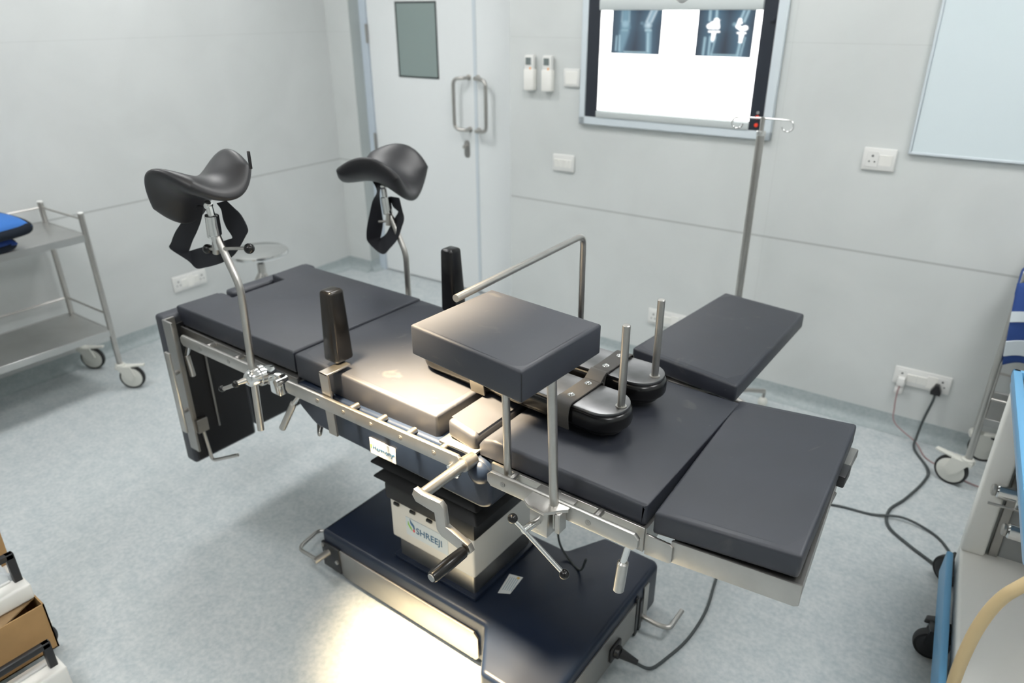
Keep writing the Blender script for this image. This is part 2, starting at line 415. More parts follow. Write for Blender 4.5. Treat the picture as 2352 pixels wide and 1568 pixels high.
# ------------------------------------------------------------------ ceiling lights
first = None
for i, (x, y) in enumerate(((-2.9, 2.1), (-2.9, .5), (-1.15, 2.1), (.6, 2.1), (.6, .5), (-1.0, -.6))):
    M = ROOM @ T(x, y, ZC)
    if first is None:
        t = thing('ceiling_light', 'white square ceiling light panel', 'light', M, 'square ceiling light panels')
        b = B(); h = .31
        for q in ((-h, h, -h, -h + .02), (-h, h, h - .02, h), (-h, -h + .02, -h, h), (h - .02, h, -h, h)): b.box(*q, -.02, 0)
        build('frame', b, LAMPW, t, M)
        build('diffuser', B().box(-.29, .29, -.29, .29, -.014, -.004), PANEL, t, M)
        first = t
    else: copy_thing(first, M, 'white square ceiling light panel')

# ------------------------------------------------------------------ x-ray viewer
yw = YB
v = thing('xray_viewer', 'lit wall-mounted x-ray film viewer with dark side strips and a white frame', 'x-ray viewer', ROOM @ T(-1.335, yw, 1.19))
b = B()
for q in ((-1.797, -1.765, 1.188, 1.83), (-.910, -.870, 1.188, 1.83), (-1.797, -.870, 1.188, 1.224), (-1.797, -.870, 1.80, 1.83)): b.box(q[0], q[1], yw - .022, yw, q[2], q[3], .003, 1)
build('frame', b, FRAMEP, v, ROOM)
build('back_box', B().box(-1.765, -.910, yw - .008, yw, 1.224, 1.80), GREYP, v, ROOM)
for q in ((-1.765, -1.702), (-.968, -.910)): build('side_strip', B().box(q[0], q[1], yw - .02, yw - .008, 1.224, 1.80, .002, 1), DARKVB, v, ROOM)
build('light_screen', B().box(-1.702, -.968, yw - .014, yw - .008, 1.258, 1.692), LIT, v, ROOM)
build('film_clip_bar', B().box(-1.704, -.966, yw - .034, yw - .008, 1.690, 1.735, .006, 2), GRBAR, v, ROOM)
build('upper_bar', B().box(-1.704, -.966, yw - .016, yw - .008, 1.735, 1.80), GRBAR, v, ROOM)
build('bottom_ledge', B().box(-1.704, -.966, yw - .026, yw - .008, 1.224, 1.256, .004, 2), GRBAR, v, ROOM)
for z, m in ((1.280, REDB), (1.248, REDB)): build('push_button', B().cyl((-.934, yw - .018, z), (-.934, yw - .028, z), .0075), m, v, ROOM)
build('dial_knob', B().cyl((-.934, yw - .018, 1.298), (-.934, yw - .024, 1.298), .006), GREYP, v, ROOM)
build('dial_knob', B().cyl((-.925, yw - .018, 1.655), (-.925, yw - .03, 1.655), .009), DARKVB, v, ROOM)

def seg(u, w, a, c, r0, r1):
    ax, ay = a; cx, cy = c; dx, dy = cx - ax, cy - ay
    t = max(0, min(1, ((u - ax) * dx + (w - ay) * dy) / (dx * dx + dy * dy + 1e-9)))
    return math.hypot(u - ax - t * dx, w - ay - t * dy) - (r0 + (r1 - r0) * t)
def sm(d, w): return max(0, min(1, .5 - d / (2 * w)))
def film_before(u, w):
    c = [.040, .052, .075]
    def mixin(k, col):
        for i in range(3): c[i] += (col[i] - c[i]) * k
    tissue = min(seg(u, w, (.27, -.1), (.27, .4), .17, .16), seg(u, w, (.27, .4), (.19, 1), .15, .10), seg(u, w, (.86, -.1), (.72, .42), .17, .12), seg(u, w, (.74, .45), (.78, 1), .12, .10))
    mixin(.62 * sm(tissue, .16), (.12, .24, .34))
    bone = min(seg(u, w, (.27, -.1), (.27, .25), .065, .07), seg(u, w, (.27, .25), (.275, .42), .075, .10), seg(u, w, (.26, .52), (.20, 1), .10, .045))
    mixin(.45 * sm(bone, .03), (.30, .50, .60))
    for a, d in (((.195, -.1), (.19, .30)), ((.335, -.1), (.345, .3))): mixin(.4 * sm(seg(u, w, a, d, .012, .016), .015), (.5, .7, .78))
    mixin(.5 * sm(math.hypot((u - .27), (w - .35)) - .07, .03), (.45, .65, .74))
    mixin(.45 * sm(seg(u, w, (.21, .485), (.32, .485), .015, .015), .02), (.45, .66, .72))
    for a, d in (((.165, .6), (.175, .93)), ((.105, .62), (.10, .93))): mixin(.75 * sm(seg(u, w, a, d, .014, .018), .012), (.42, .62, .72))
    lat = min(seg(u, w, (.89, -.1), (.74, .33), .055, .06), math.hypot(u - .73, w - .38) - .075)
    mixin(.6 * sm(lat, .03), (.42, .60, .70))
    for a, d in (((.84, -.1), (.70, .3)), ((.95, -.1), (.80, .3))): mixin(.6 * sm(seg(u, w, a, d, .014, .018), .012), (.68, .80, .86))
    mixin(.75 * sm(math.hypot(u - .74, w - .37) - .045, .04), (.72, .86, .92))
    mixin(.8 * sm(seg(u, w, (.70, .48), (.79, .48), .02, .02), .02), (.65, .85, .92))
    mixin(.55 * sm(seg(u, w, (.76, .52), (.79, 1), .055, .045), .025), (.32, .52, .62))
    mixin(.65 * sm(seg(u, w, (.745, .55), (.765, .94), .018, .022), .015), (.50, .70, .78))
    mixin(.4 * sm(math.hypot(u - .61, w - .33) - .03, .02), (.3, .48, .58))
    if w > .2: mixin(.8 * sm(max(abs(u - .50) - .235, abs(w - .965) - .018), .008), (.40, .58, .66))
    return c
def film_after(u, w):
    c = [.036, .046, .066]
    def mixin(k, col):
        for i in range(3): c[i] += (col[i] - c[i]) * k
    tissue = min(seg(u, w, (.27, -.1), (.3, .35), .16, .17), seg(u, w, (.28, .4), (.24, 1), .14, .10), seg(u, w, (.82, -.1), (.74, .4), .13, .12), seg(u, w, (.77, .45), (.80, 1), .12, .10))
    mixin(.6 * sm(tissue, .14), (.12, .25, .36))
    for a, d in (((.20, -.1), (.205, .26)), ((.315, -.1), (.325, .26)), ((.84, -.1), (.75, .26)), ((.92, -.1), (.82, .28))): mixin(.75 * sm(seg(u, w, a, d, .020, .024), .014), (.46, .66, .75))
    for a, d, r in (((.25, .6), (.25, .97), .02), ((.345, .6), (.30, .97), .014), ((.80, .62), (.77, .97), .024), ((.87, .6), (.83, .97), .012), ((.155, .62), (.15, .97), .022)): mixin(.7 * sm(seg(u, w, a, d, r, r), .014), (.45, .66, .75))
    W = (1.6, 1.6, 1.6)
    def im(d): mixin(sm(d, .008), W)
    im(max(math.hypot((u - .29) / 1.05, (w - .36)) - .085, -(w - .27)) if True else 0)
    im(math.hypot(u - .22, w - .38) - .06); im(seg(u, w, (.33, .26), (.36, .40), .05, .045)); im(seg(u, w, (.31, .29), (.395, .255), .012, .004))
    im(seg(u, w, (.215, .49), (.395, .49), .020, .020)); im(seg(u, w, (.305, .52), (.295, .66), .04, .03)); mixin(.8 * sm(math.hypot(u - .295, w - .69) - .025, .01), (.75, .9, 1))
    im(seg(u, w, (.745, .25), (.715, .38), .035, .035)); im(seg(u, w, (.715, .38), (.80, .44), .04, .045)); im(math.hypot(u - .845, w - .41) - .055)
    im(seg(u, w, (.745, .25), (.775, .31), .02, .02)); im(seg(u, w, (.73, .51), (.86, .51), .020, .020)); im(seg(u, w, (.80, .54), (.795, .68), .045, .03)); im(seg(u, w, (.77, .70), (.815, .70), .012, .012))
    mixin(.55 * sm(math.hypot(u - .655, w - .34) - .035, .02), (.4, .62, .72))
    mixin(.8 * sm(max(abs(u - .52) - .235, abs(w - .965) - .017), .008), (.36, .54, .62))
    return c
def film_mat():
    m = bpy.data.materials.new('backlit_film'); m.use_nodes = True; nt = m.node_tree; b = nt.nodes['Principled BSDF']
    a = nt.nodes.new('ShaderNodeVertexColor'); a.layer_name = 'film'
    b.inputs['Base Color'].default_value = (.02, .025, .03, 1); b.inputs['Roughness'].default_value = .25
    nt.links.new(a.outputs['Color'], b.inputs['Emission Color']); b.inputs['Emission Strength'].default_value = 1
    return m
FILM = film_mat()
def film(fn, x0, x1, z0, z1, label):
    nu, nv = 70, 60
    # the sheet hangs from the clip bar and leans a little off the screen at its foot
    b = B().grid(lambda u, w: (x0 + (x1 - x0) * u, yw - .0155 - .004 * w * w - .001, z1 + (z0 - z1) * w), nu, nv)
    g = b.bm.faces[:]; ex = bmesh.ops.extrude_face_region(b.bm, geom=g)
    bmesh.ops.translate(b.bm, verts=[e for e in ex['geom'] if isinstance(e, bmesh.types.BMVert)], vec=(0, -.0006, 0))
    bmesh.ops.recalc_face_normals(b.bm, faces=b.bm.faces)
    o = single('xray_film', b, FILM, label, 'x-ray film', ((x0 + x1) / 2, yw - .016, z1), ROOM)
    me = o.data; ca = me.color_attributes.new('film', 'FLOAT_COLOR', 'POINT')
    cx = (x0 + x1) / 2
    for i, vv in enumerate(me.vertices):
        u = (vv.co.x + cx - x0) / (x1 - x0); w = -vv.co.z / (z1 - z0)
        ca.data[i].color = (*fn(u, w), 1)
film(film_before, -1.640, -1.402, 1.512, 1.700, 'x-ray film of bare knee bones, hanging at the left of the lit viewer')
film(film_after, -1.236, -.997, 1.512, 1.700, 'x-ray film with bright white knee implants, hanging at the right of the lit viewer')

# ------------------------------------------------------------------ things on the walls
def remote(x0, x1, lab):
    z0, z1 = 1.327, 1.492; M = ROOM @ T((x0 + x1) / 2, yw, z0)
    t = thing('remote_control', lab, 'remote control', M, 'wall-mounted air conditioner remotes')
    build('body', B().box(x0, x1, yw - .030, yw - .006, z0 + .004, z1, .006, 2), WHITE, t, ROOM)
    build('wall_cradle', B().box(x0 - .003, x1 + .003, yw - .034, yw, z0, z0 + .10, .005, 2), OFFWHITE, t, ROOM)
    build('display', B().box(x0 + .009, x1 - .012, yw - .0315, yw - .029, z1 - .045, z1 - .012), LCD, t, ROOM)
    build('power_key', B().box(x1 - .021, x1 - .012, yw - .0325, yw - .029, z1 - .070, z1 - .055, .002, 1), ORANGE, t, ROOM)
remote(-2.112, -2.060, 'white remote in a wall cradle, nearer the door of the two')
remote(-2.007, -1.955, 'white remote in a wall cradle, nearer the blank switch plate of the two')

def plate(name, x0, x1, z0, z1, lab, cat, kind, space=ROOM, wall='back', grp=None):
    """white wall plate; kind lists the inserts from left to right: s switch, o socket, b blank"""
    if wall == 'back': S = space @ T(x0, yw, z0)
    else: S = space @ Matrix.Translation((XL, x0, z0)) @ Matrix.Rotation(PI / 2, 4, 'Z')
    w, h = x1 - x0, z1 - z0
    t = thing(name, lab, cat, S, grp)
    build('cover_plate', B().box(0, w, -.011, 0, 0, h, .004, 2), WHITE, t, S)
    m = .012; n = len(kind); u = (w - 2 * m) / n
    for i, k in enumerate(kind):
        a, c = m + i * u, m + (i + 1) * u
        if k == 's':
            build('switch', B().hexa([(a + .001, -.011, m + .008), (c - .001, -.011, m + .008), (c - .001, -.010, m + .008), (a + .001, -.010, m + .008), (a + .001, -.0155, h - m - .012), (c - .001, -.0155, h - m - .012), (c - .001, -.010, h - m - .012), (a + .001, -.010, h - m - .012)], .0008, 1), OFFWHITE, t, S)
        elif k == 'o':
            f = build('socket', B().box(a + .001, c - .001, -.0125, -.010, m, h - m, .0015, 1), WHITE, t, S)
            cx, cz = (a + c) / 2, h / 2
            b = B().cyl((cx, -.0122, cz + .013), (cx, -.0129, cz + .013), .0046, seg=12)
            for q in (-.010, .010): b.cyl((cx + q, -.0122, cz - .009), (cx + q, -.0129, cz - .009), .0034, seg=12)
            build('pin_hole', b, DGREY, f, S)
        else: build('blank_insert', B().box(a, c, -.0125, -.010, m, h - m, .0015, 1), OFFWHITE, t, S)
    return t
plate('switch_plate', -1.895, -1.806, 1.353, 1.436, 'blank square white plate between the remotes and the x-ray viewer', 'switch plate', 'b')
plate('switch_plate', -1.948, -1.824, .943, 1.027, 'white switch plate low on the wall under the remotes', 'switch plate', 'ssss')
plate('wall_socket', -.500, -.380, 1.110, 1.196, 'white three-pin wall socket below the white board edge', 'socket', 'os')
SK = plate('wall_socket', -.208, .006, .230, .310, 'long white socket plate with a white and a black plug in it', 'socket', 'ossbo')
plate('wall_socket', -1.357, -1.143, .229, .311, 'long white socket plate low on the back wall beyond the operating table', 'socket', 'ossbo')
plate('wall_socket', 2.050, 2.262, .222, .312, 'long white socket plate on the left wall beside the stool', 'socket', 'osbso', wall='left')

wb = thing('white_board', 'glossy bluish white board on the back wall at the upper right', 'board', ROOM @ T(.2, yw, 1.19))
build('panel', B().box(-.333, .75, yw - .016, yw, 1.193, 2.25, .002, 1), BOARDM, wb, ROOM)
b = B(); b.box(-.34, .755, yw - .02, yw, 1.186, 1.196, .002, 1); b.box(-.343, -.333, yw - .02, yw, 1.186, 2.26, .002, 1)
build('edge_trim', b, FRAMEP, wb, ROOM)

# ------------------------------------------------------------------ operating table
YC = 1.306
OT = thing('operating_table', 'black-cushioned operating table with steel side rails on a navy pedestal base', 'operating table', I4.copy() @ T(-1.12, YC, 0))
def far(y): return 2 * YC - y
# base
zb = .170
poly = [(-1.600, 1.112), (-.925, 1.115), (-.838, .986), (-.660, .986), (-.645, 1.002), (-.645, 1.608), (-.660, 1.624), (-.838, 1.624), (-.905, 1.500), (-1.600, 1.500)]
build('base', B().prism(poly, 'xy', .012, zb, .014, 4, .012), NAVY, OT)
bp = build('base_side_panel', B().prism([(-1.50, .022), (-.955, .022), (-.945, .035), (-.945, .108), (-.96, .125), (-1.52, .125), (-1.52, .04)], 'xz', 1.106, 1.1125, .001), STEEL_D, OT)
build('base_end_panel', B().box(-.6455, -.6395, 1.00, 1.475, .020, .135, .001, 1), STEEL_D, OT)
build('base_end_panel', B().box(-.6455, -.640, 1.515, 1.545, .016, .150, .001, 1), STEEL, OT)
b = B(); b.box(-.6455, -.637, 1.462, 1.478, .004, .150, .002, 1); b.box(-.6455, -.638, 1.488, 1.506, .004, .12, .002, 1)
build('pedal_slot', b, BLACK, OT)
build('brake_pedal', B().tube([(-.65, 1.505, .052), (-.585, 1.505, .048), (-.552, 1.515, .046), (-.552, 1.60, .046)], .0075, 12, .03), STEEL, OT)
build('brake_pedal', B().tube([(-1.58, 1.105, .082), (-1.58, 1.07, .080), (-1.700, 1.08, .060), (-1.722, 1.19, .058), (-1.60, 1.20, .060)], .0065, 12, .03), STEEL, OT)
b = B().cyl((-1.565, 1.116, .098), (-1.575, 1.05, .092), .011)
build('brake_shaft', b, STEEL, OT)
build('brake_mount', B().box(-1.60, -1.515, 1.103, 1.114, .03, .128, .003, 2), BLACK, OT)
for x, z in ((-1.590, .118), (-1.528, .075)): build('bolt', B().cyl((x, 1.104, z), (x, 1.099, z), .007), STEEL, OT)
dp = build('data_plate', B().prism([(-.985, 1.309), (-.967, 1.228), (-.936, 1.246), (-.944, 1.321)], 'xy', zb, zb + .0012), PAPER, OT)
b = B()
for k in range(5):
    o = .006 * k; b.hexa([(-.976 + o, 1.300 + o * .3, zb + .001), (-.964 + o, 1.245 + o * .4, zb + .001), (-.9625 + o, 1.246 + o * .4, zb + .001), (-.9745 + o, 1.301 + o * .3, zb + .001), (-.976 + o, 1.300 + o * .3, zb + .0016), (-.964 + o, 1.245 + o * .4, zb + .0016), (-.9625 + o, 1.246 + o * .4, zb + .0016), (-.9745 + o, 1.301 + o * .3, zb + .0016)])
build('printed_lines', b, INKL, dp)
build('printed_emblem', B().box(-.957, -.949, 1.306, 1.314, zb + .001, zb + .0016), YELL, dp)
# column
build('column_skirt', B().box(-1.303, -1.010, 1.176, 1.450, zb - .01, .40, .008, 3), STEEL_D, OT)
build('column_foot', B().prism([(-1.318, 1.160), (-.996, 1.160), (-.996, 1.466), (-1.318, 1.466)], 'xy', zb - .004, zb + .012, .003, 2, .01), NAVY, OT)
cv = build('column_cover', B().box(-1.326, -1.004, 1.170, 1.456, .243, .440, .008, 3), COVER, OT)
st = build('maker_sticker', B().box(-1.262, -1.098, 1.1686, 1.1702, .281, .345), FRAMEP, cv)
TX = Matrix.Rotation(PI / 2, 4, 'X')
b = B(); text(b, 'SHREEJI', .0315, T(-1.222, 1.1682, .301) @ TX, .0002); build('lettering', b, INKB, st)
def leafshape(P, m, nm='emblem'): build(nm, B().prism(P, 'xz', 1.1678, 1.1688), m, st)
leafshape([(-1.244, .345), (-1.240, .336), (-1.228, .326), (-1.226, .315), (-1.229, .308), (-1.233, .318), (-1.243, .328)], INKB)
leafshape([(-1.252, .333), (-1.248, .322), (-1.240, .314), (-1.236, .303), (-1.246, .310), (-1.253, .320)], GREEN)
leafshape([(-1.234, .304), (-1.229, .300), (-1.226, .306), (-1.231, .314)], RED)
# bellows
b = B()
for (z, ex, th, drop) in ((.413, .010, .060, 0), (.478, .038, .020, .018), (.528, .042, .020, .018)):
    x0, x1, y0, y1 = -1.326 - ex, -1.004 + ex, 1.170 - ex * .75, 1.456 + ex * .75
    if drop:
        i = .035
        b.hexa([(x0, y0, z - drop), (x1, y0, z - drop), (x1, y1, z - drop), (x0, y1, z - drop), (x0 + i, y0 + i, z + th * .5), (x1 - i, y0 + i, z + th * .5), (x1 - i, y1 - i, z + th * .5), (x0 + i, y1 - i, z + th * .5)], .006, 2)
        b.box(x0 + .055, x1 - .055, y0 + .045, y1 - .045, z - .055, z + .06)
    else: b.box(x0, x1, y0, y1, z - th / 2 + .002, z + th / 2, .008, 2)
for k in range(5):
    x = -1.30 + k * .065; b.box(x, x + .022, 1.158, 1.166, .376, .386, .002, 1)
build('bellows', b, BELLOW, OT)
build('column_head', B().box(-1.36, -.97, 1.13, 1.482, .555, .66, .01, 2), BLACK, OT)
# body shell of the pelvic section
bodyp = [(-1.520, .768), (-1.522, .700), (-1.452, .652), (-.862, .638), (-.835, .655), (-.832, .735), (-.848, .765), (-.88, .774)]
bf = build('body_shell', B().prism(bodyp, 'xz', 1.040, far(1.040), .010, 4, .022), NAVY, OT)
nl = build('name_plate', B().box(-1.232, -1.139, 1.0378, 1.0404, .651, .698, .001, 1), PAPER, bf)
b = B(); text(b, 'Harmony', .0195, T(-1.221, 1.0374, .668) @ TX, .0002); build('lettering', b, INKB, nl)
build('emblem', B().prism([(-1.2285, .668), (-1.2235, .674), (-1.2245, .681), (-1.229, .679)], 'xz', 1.0370, 1.038), GREEN, nl)
build('emblem', B().cyl((-1.1445, 1.0380, .676), (-1.1445, 1.0370, .676), .003, seg=10), INKB, nl)
for y, s in ((1.040, -1), (far(1.040), 1)):
    build('pivot_cap', B().lathe([(.030, 0), (.030, .006), (.024, .016), (.012, .021), (.001, .022)], (-.866, y - s * .002, .742), (0, s, 0)), NAVY, bf)
build('hinge_disc', B().cyl((-.845, 1.062, .742), (-.845, 1.085, .742), .040, bev=.003).cyl((-.845, far(1.062), .742), (-.845, far(1.085), .742), .040, bev=.003), STEEL, OT)
build('bridge_plate', B().box(-.985, -.880, 1.036, far(1.036), .777, .785, .003, 2), STEEL, OT)
# seat frame at the foot end and frames under the back
b = B()
for y0, y1 in ((1.045, 1.052), (far(1.052), far(1.045))):
    b.prism([(-2.10, .732), (-1.54, .730), (-1.515, .75), (-1.515, .777), (-2.10, .786)], 'xz', y0, y1, .001)
b.box(-2.10, -1.52, 1.052, far(1.052), .765, .777); b.box(-2.10, -2.09, 1.05, far(1.05), .73, .78)
build('seat_frame', b, STEEL_D, OT)
b = B()
for y0, y1 in ((1.045, 1.052), (far(1.052), far(1.045))): b.box(-.835, -.455, y0, y1, .718, .777, .001, 1)
b.box(-.835, -.455, 1.052, far(1.052), .755, .768); b.box(-.460, -.452, 1.05, far(1.05), .72, .775)
build('back_frame', b, STEEL, OT)
b = B()
for y0, y1, e in ((1.046, 1.053, 0), (far(1.053), far(1.046), -.045)): b.prism([(-.398, .723), (-.164 + e, .747), (-.157 + e, .752), (-.157 + e, .797), (-.398, .773)], 'xz', y0, y1, .001)
b.hexa([(-.398, 1.053, .757), (-.165, 1.053, .783), (-.205, far(1.053), .783), (-.398, far(1.053), .757), (-.398, 1.053, .767), (-.165, 1.053, .793), (-.205, far(1.053), .793), (-.398, far(1.053), .767)])
b.hexa([(-.165, 1.05, .748), (-.158, 1.05, .75), (-.203, far(1.05), .75), (-.210, far(1.05), .748), (-.165, 1.05, .796), (-.158, 1.05, .797), (-.203, far(1.05), .797), (-.210, far(1.05), .796)])
build('head_frame', b, STEEL, OT)
for y in (1.0415, far(1.0475)):
    build('hinge_bracket', B().prism([(-.450, .719), (-.398, .722), (-.393, .727), (-.393, .762), (-.399, .767), (-.450, .768)], 'xz', y, y + .006, .001), STEEL, OT)
build('end_bracket', B().box(-.204, -.182, 1.31, 1.385, .772, .780, .002, 1), STEEL_D, OT)
build('end_bracket', B().box(-.212, -.180, 1.465, 1.550, .778, .798, .002, 1), STEEL_D, OT)
build('end_clip', B().box(-.206, -.174, 1.395, 1.450, .785, .813, .003, 2), BLACK, OT)
# cushions
def cush(name, top, th, bev=.007, crown=.003): return build(name, B().slab(top, th, bev, 3, crown), VINYL, OT, ang=50)
y0, y1 = 1.056, far(1.056)
# seat cushion with the cut-out at its end
P = [(-2.112, y0), (-1.531, y0), (-1.526, y1), (-2.115, y1), (-2.110, 1.418), (-2.034, 1.410), (-2.030, 1.205), (-2.108, 1.200)]
b = B().prism(P, 'xy', .784, .850, .007, 3); build('seat_cushion', b, VINYL, OT, ang=50)
cush('pelvic_cushion', [(-1.528, y0, .846), (-1.006, y0, .832), (-1.006, y1, .832), (-1.523, y1, .846)], .074)
cush('bridge_cushion', [(-.976, y0 + .002, .835), (-.886, y0 - .004, .822), (-.886, y1, .822), (-.976, y1, .835)], .048, .012, .003)
b = B().prism([(-.880, .768), (-.465, .768), (-.459, .774), (-.459, .822), (-.840, .826), (-.868, .818), (-.882, .800)], 'xz', y0, y1, .009, 3, .004); build('back_cushion', b, VINYL, OT, ang=50)
cush('head_cushion', [(-.442, 1.052, .818), (-.168, 1.056, .850), (-.197, 1.568, .850), (-.466, 1.572, .820)], .052)
# side rails with their screws
def rail(x0, x1, z0, z1, xs, ys=1):
    P = [(x0, z0), (x1, z0), (x1, z1), (x0, z1)]
    ya, yb = (.999, 1.010) if ys > 0 else (far(1.010), far(.999))
    r = build('side_rail', B().prism([(x0, z0 + .010), (x0 + .010, z0), (x1 - .010, z0), (x1, z0 + .010), (x1, z1 - .010), (x1 - .010, z1), (x0 + .010, z1), (x0, z1 - .010)], 'xz', ya, yb, .002, 2), STEEL, OT)
    for x in xs:
        z = (z0 + z1) / 2
        if ys > 0:
            build('screw', B().cyl((x, .9992, z), (x, .9978, z), .0065, seg=16).cyl((x, .998, z), (x, .9972, z), .0028, seg=6), STEEL_D, r)
            build('spacer', B().cyl((x + .004, 1.009, z), (x + .004, 1.047, z), .008, seg=14), STEEL, r)
        else: build('spacer', B().cyl((x, far(1.009), z), (x, far(1.047), z), .008, seg=14), STEEL, r)
rail(-1.508, -.888, .757, .794, (-1.376, -1.276, -1.175, -1.074, -.967))
rail(-.812, -.446, .755, .792, (-.769, -.660, -.556))
rail(-2.02, -1.56, .757, .792, (-1.91, -1.767))
rail(-1.508, -.888, .757, .794, (-1.376, -1.074), -1)
rail(-.812, -.446, .755, .792, (-.769, -.556), -1)
rail(-2.02, -1.56, .757, .792, (-1.91, -1.63), -1)
# release levers
def lever(p0, p1, p2, r=.010):
    l = build('release_lever', B().tube([p0, p1], .007, 12), CHROME, OT)
    build('grip', B().cyl(p1, p2, r, bev=.003), STEEL, l)
lever((-.474, 1.020, .745), (-.482, 1.018, .700), (-.487, 1.016, .622), .0115)
lever((-1.470, 1.030, .762), (-1.512, 1.022, .712), (-1.578, 1.016, .608), .010)
lever((-2.028, 1.030, .750), (-2.058, 1.028, .700), (-2.05, 1.030, .625), .009)
# leg plates folded down at the foot end
for ya, yb, z0, xo in ((1.000, 1.245, .280, 0), (1.262, 1.612, .296, .012)):
    lp_ = build('leg_plate', B().box(-2.158 - xo, -2.100 - xo, ya, yb, z0, .828, .012, 3), VINYL, OT, ang=50)
    b = B()
    for k in range(3): b.box(-2.1015 - xo, -2.092 - xo, ya + .05 + k * .065, ya + .058 + k * .065, z0 + .06, .74, .001, 1)
    build('underside_board', B().box(-2.101 - xo, -2.094 - xo, ya + .012, yb - .012, z0 + .012, .80, .002, 1), BLACK, lp_)
b = B(); b.box(-2.096, -2.045, .992, .999, .355, .826, .001, 1); b.box(-2.096, -2.088, .999, 1.03, .40, .826, .001, 1)
b.box(-2.094, -2.075, 1.02, 1.06, .40, .45, .002, 1)
fr = build('leg_plate_frame', b, STEEL_D, OT)
rl = build('leg_plate_rail', B().box(-2.068, -2.040, .962, .972, .445, .735, .004, 2), STEEL, OT)
for z in (.655, .515): build('spacer', B().cyl((-2.056, .970, z), (-2.062, .994, z), .007, seg=14), STEEL, rl)
build('leg_plate_rod', B().tube([(-2.100, 1.045, .435), (-2.078, 1.048, .278), (-1.955, 1.075, .335)], .006, 12, .02), STEEL, OT)
build('hanging_strip', B().box(-2.090, -2.084, 1.10, 1.106, .39, .68, .001, 1), STEEL_D, OT)
build('frame_rod', B().tube([(-1.50, 1.10, .62), (-1.47, 1.06, .60), (-1.56, 1.13, .585)], .006, 10, .02), STEEL, OT)
# crank on the rail end
ck = build('crank', B().cyl((-.882, 1.005, .776), (-.882, .868, .776), .0125).cyl((-.882, 1.038, .772), (-.882, 1.00, .776), .017), STEEL, OT)
b = B(); arm = [(-.893, .793), (-.872, .788), (-.822, .789), (-.812, .779), (-.808, .735), (-.750, .716), (-.742, .700), (-.752, .688), (-.822, .704), (-.834, .716), (-.838, .757), (-.890, .762), (-.900, .776)]
b.prism(arm, 'xz', .856, .870, .0015)
build('crank_arm', b, STEEL, ck)
gr = build('crank_grip', B().lathe([(.010, 0), (.0125, .004), (.0135, .05), (.0125, .088), (.011, .092)], (-.756, .852, .701), (-.06, -1, -.03)), VINYL_GLOSS, ck)
build('grip_end', B().cyl((-.7613, .760, .6983), (-.7615, .7575, .6982), .0085, seg=16), GREYP, ck)
build('crank_bolt', B().cyl((-.893, .999, .755), (-.893, .984, .755), .0105, bev=.002).cyl((-.915, .999, .762), (-.915, .990, .762), .006), CHROME, ck)
build('frame_wire', B().tube(smooth([(-.985, 1.46, .60), (-.955, 1.47, .45), (-.93, 1.475, .32), (-.915, 1.47, .22), (-.88, 1.465, .178), (-.82, 1.44, .178), (-.79, 1.42, .25)], 6), .0035, 8), CABLE, OT)

# ------------------------------------------------------------------ leg holders
SADDLE = {'nshape': [0.1119, 0.119, 5.3896, 4.9509, 0.0235, 0.3659, -0.3716, -0.008, -0.0359, 0.0128, 0.2356, 1.9036, 0.0396], 'nc': [-1.6862, 0.965, 1.3031], 'nr': [-0.2333, -0.377, 1.6392], 'ns': 0.9645, 'fshape': [0.1247, 0.1238, 5.1326, 3.2709, 0.0235, 0.2003, 0.8507, -0.0412, 0.098, 0.0048, 0.2613, -0.5618, 0.0511], 'fc': [-1.7665, 1.662, 1.1997], 'fr': [-0.2044, 0.1066, -1.2673], 'fs': 1.0176}
def saddle(c, rv, par, sc=1):
    Ws, Lt, A, Bc, h, kk, tw, sk, tp, C4, k2, B3, tq = par
    th = math.sqrt(sum(q * q for q in rv)); R = Matrix.Rotation(th, 3, Vector(rv) / th); c = Vector(c); n = 34
    def pt(U, Vv, side):
        s = U * math.sqrt(1 - kk * Vv * Vv); t = Vv * math.sqrt(1 - k2 * U * U)
        s, t = s * Ws * (1 + tp * t), t * Lt * (1 + tq * s)
        z = A * s * s - Bc * t * t + tw * s * t + sk * s * (s / Ws) ** 2 - C4 * A * s ** 4 / Ws ** 2 - B3 * t ** 3
        N = Vector((-2 * A * s - tw * t - 3 * sk * s * s / Ws ** 2 + 4 * C4 * A * s ** 3 / Ws ** 2, 2 * Bc * t - tw * s + 3 * B3 * t * t, 1)).normalized()
        rr = max(abs(U), abs(Vv)); e = math.sqrt(max(0, 1 - rr ** 4))
        return R @ (Vector((s, t, z)) + N * (side * h * e)) * sc + c
    def warp(u):                       # denser rows towards the rim
        return math.sin(u * PI / 2)
    b = B()
    for side in (1, -1): b.grid(lambda u, w: pt(warp(2 * u - 1), warp(2 * w - 1), side), n, n)
    bmesh.ops.remove_doubles(b.bm, verts=b.bm.verts, dist=.0006); bmesh.ops.recalc_face_normals(b.bm, faces=b.bm.faces)
    return b, (lambda U, Vv, s: pt(U, Vv, s))
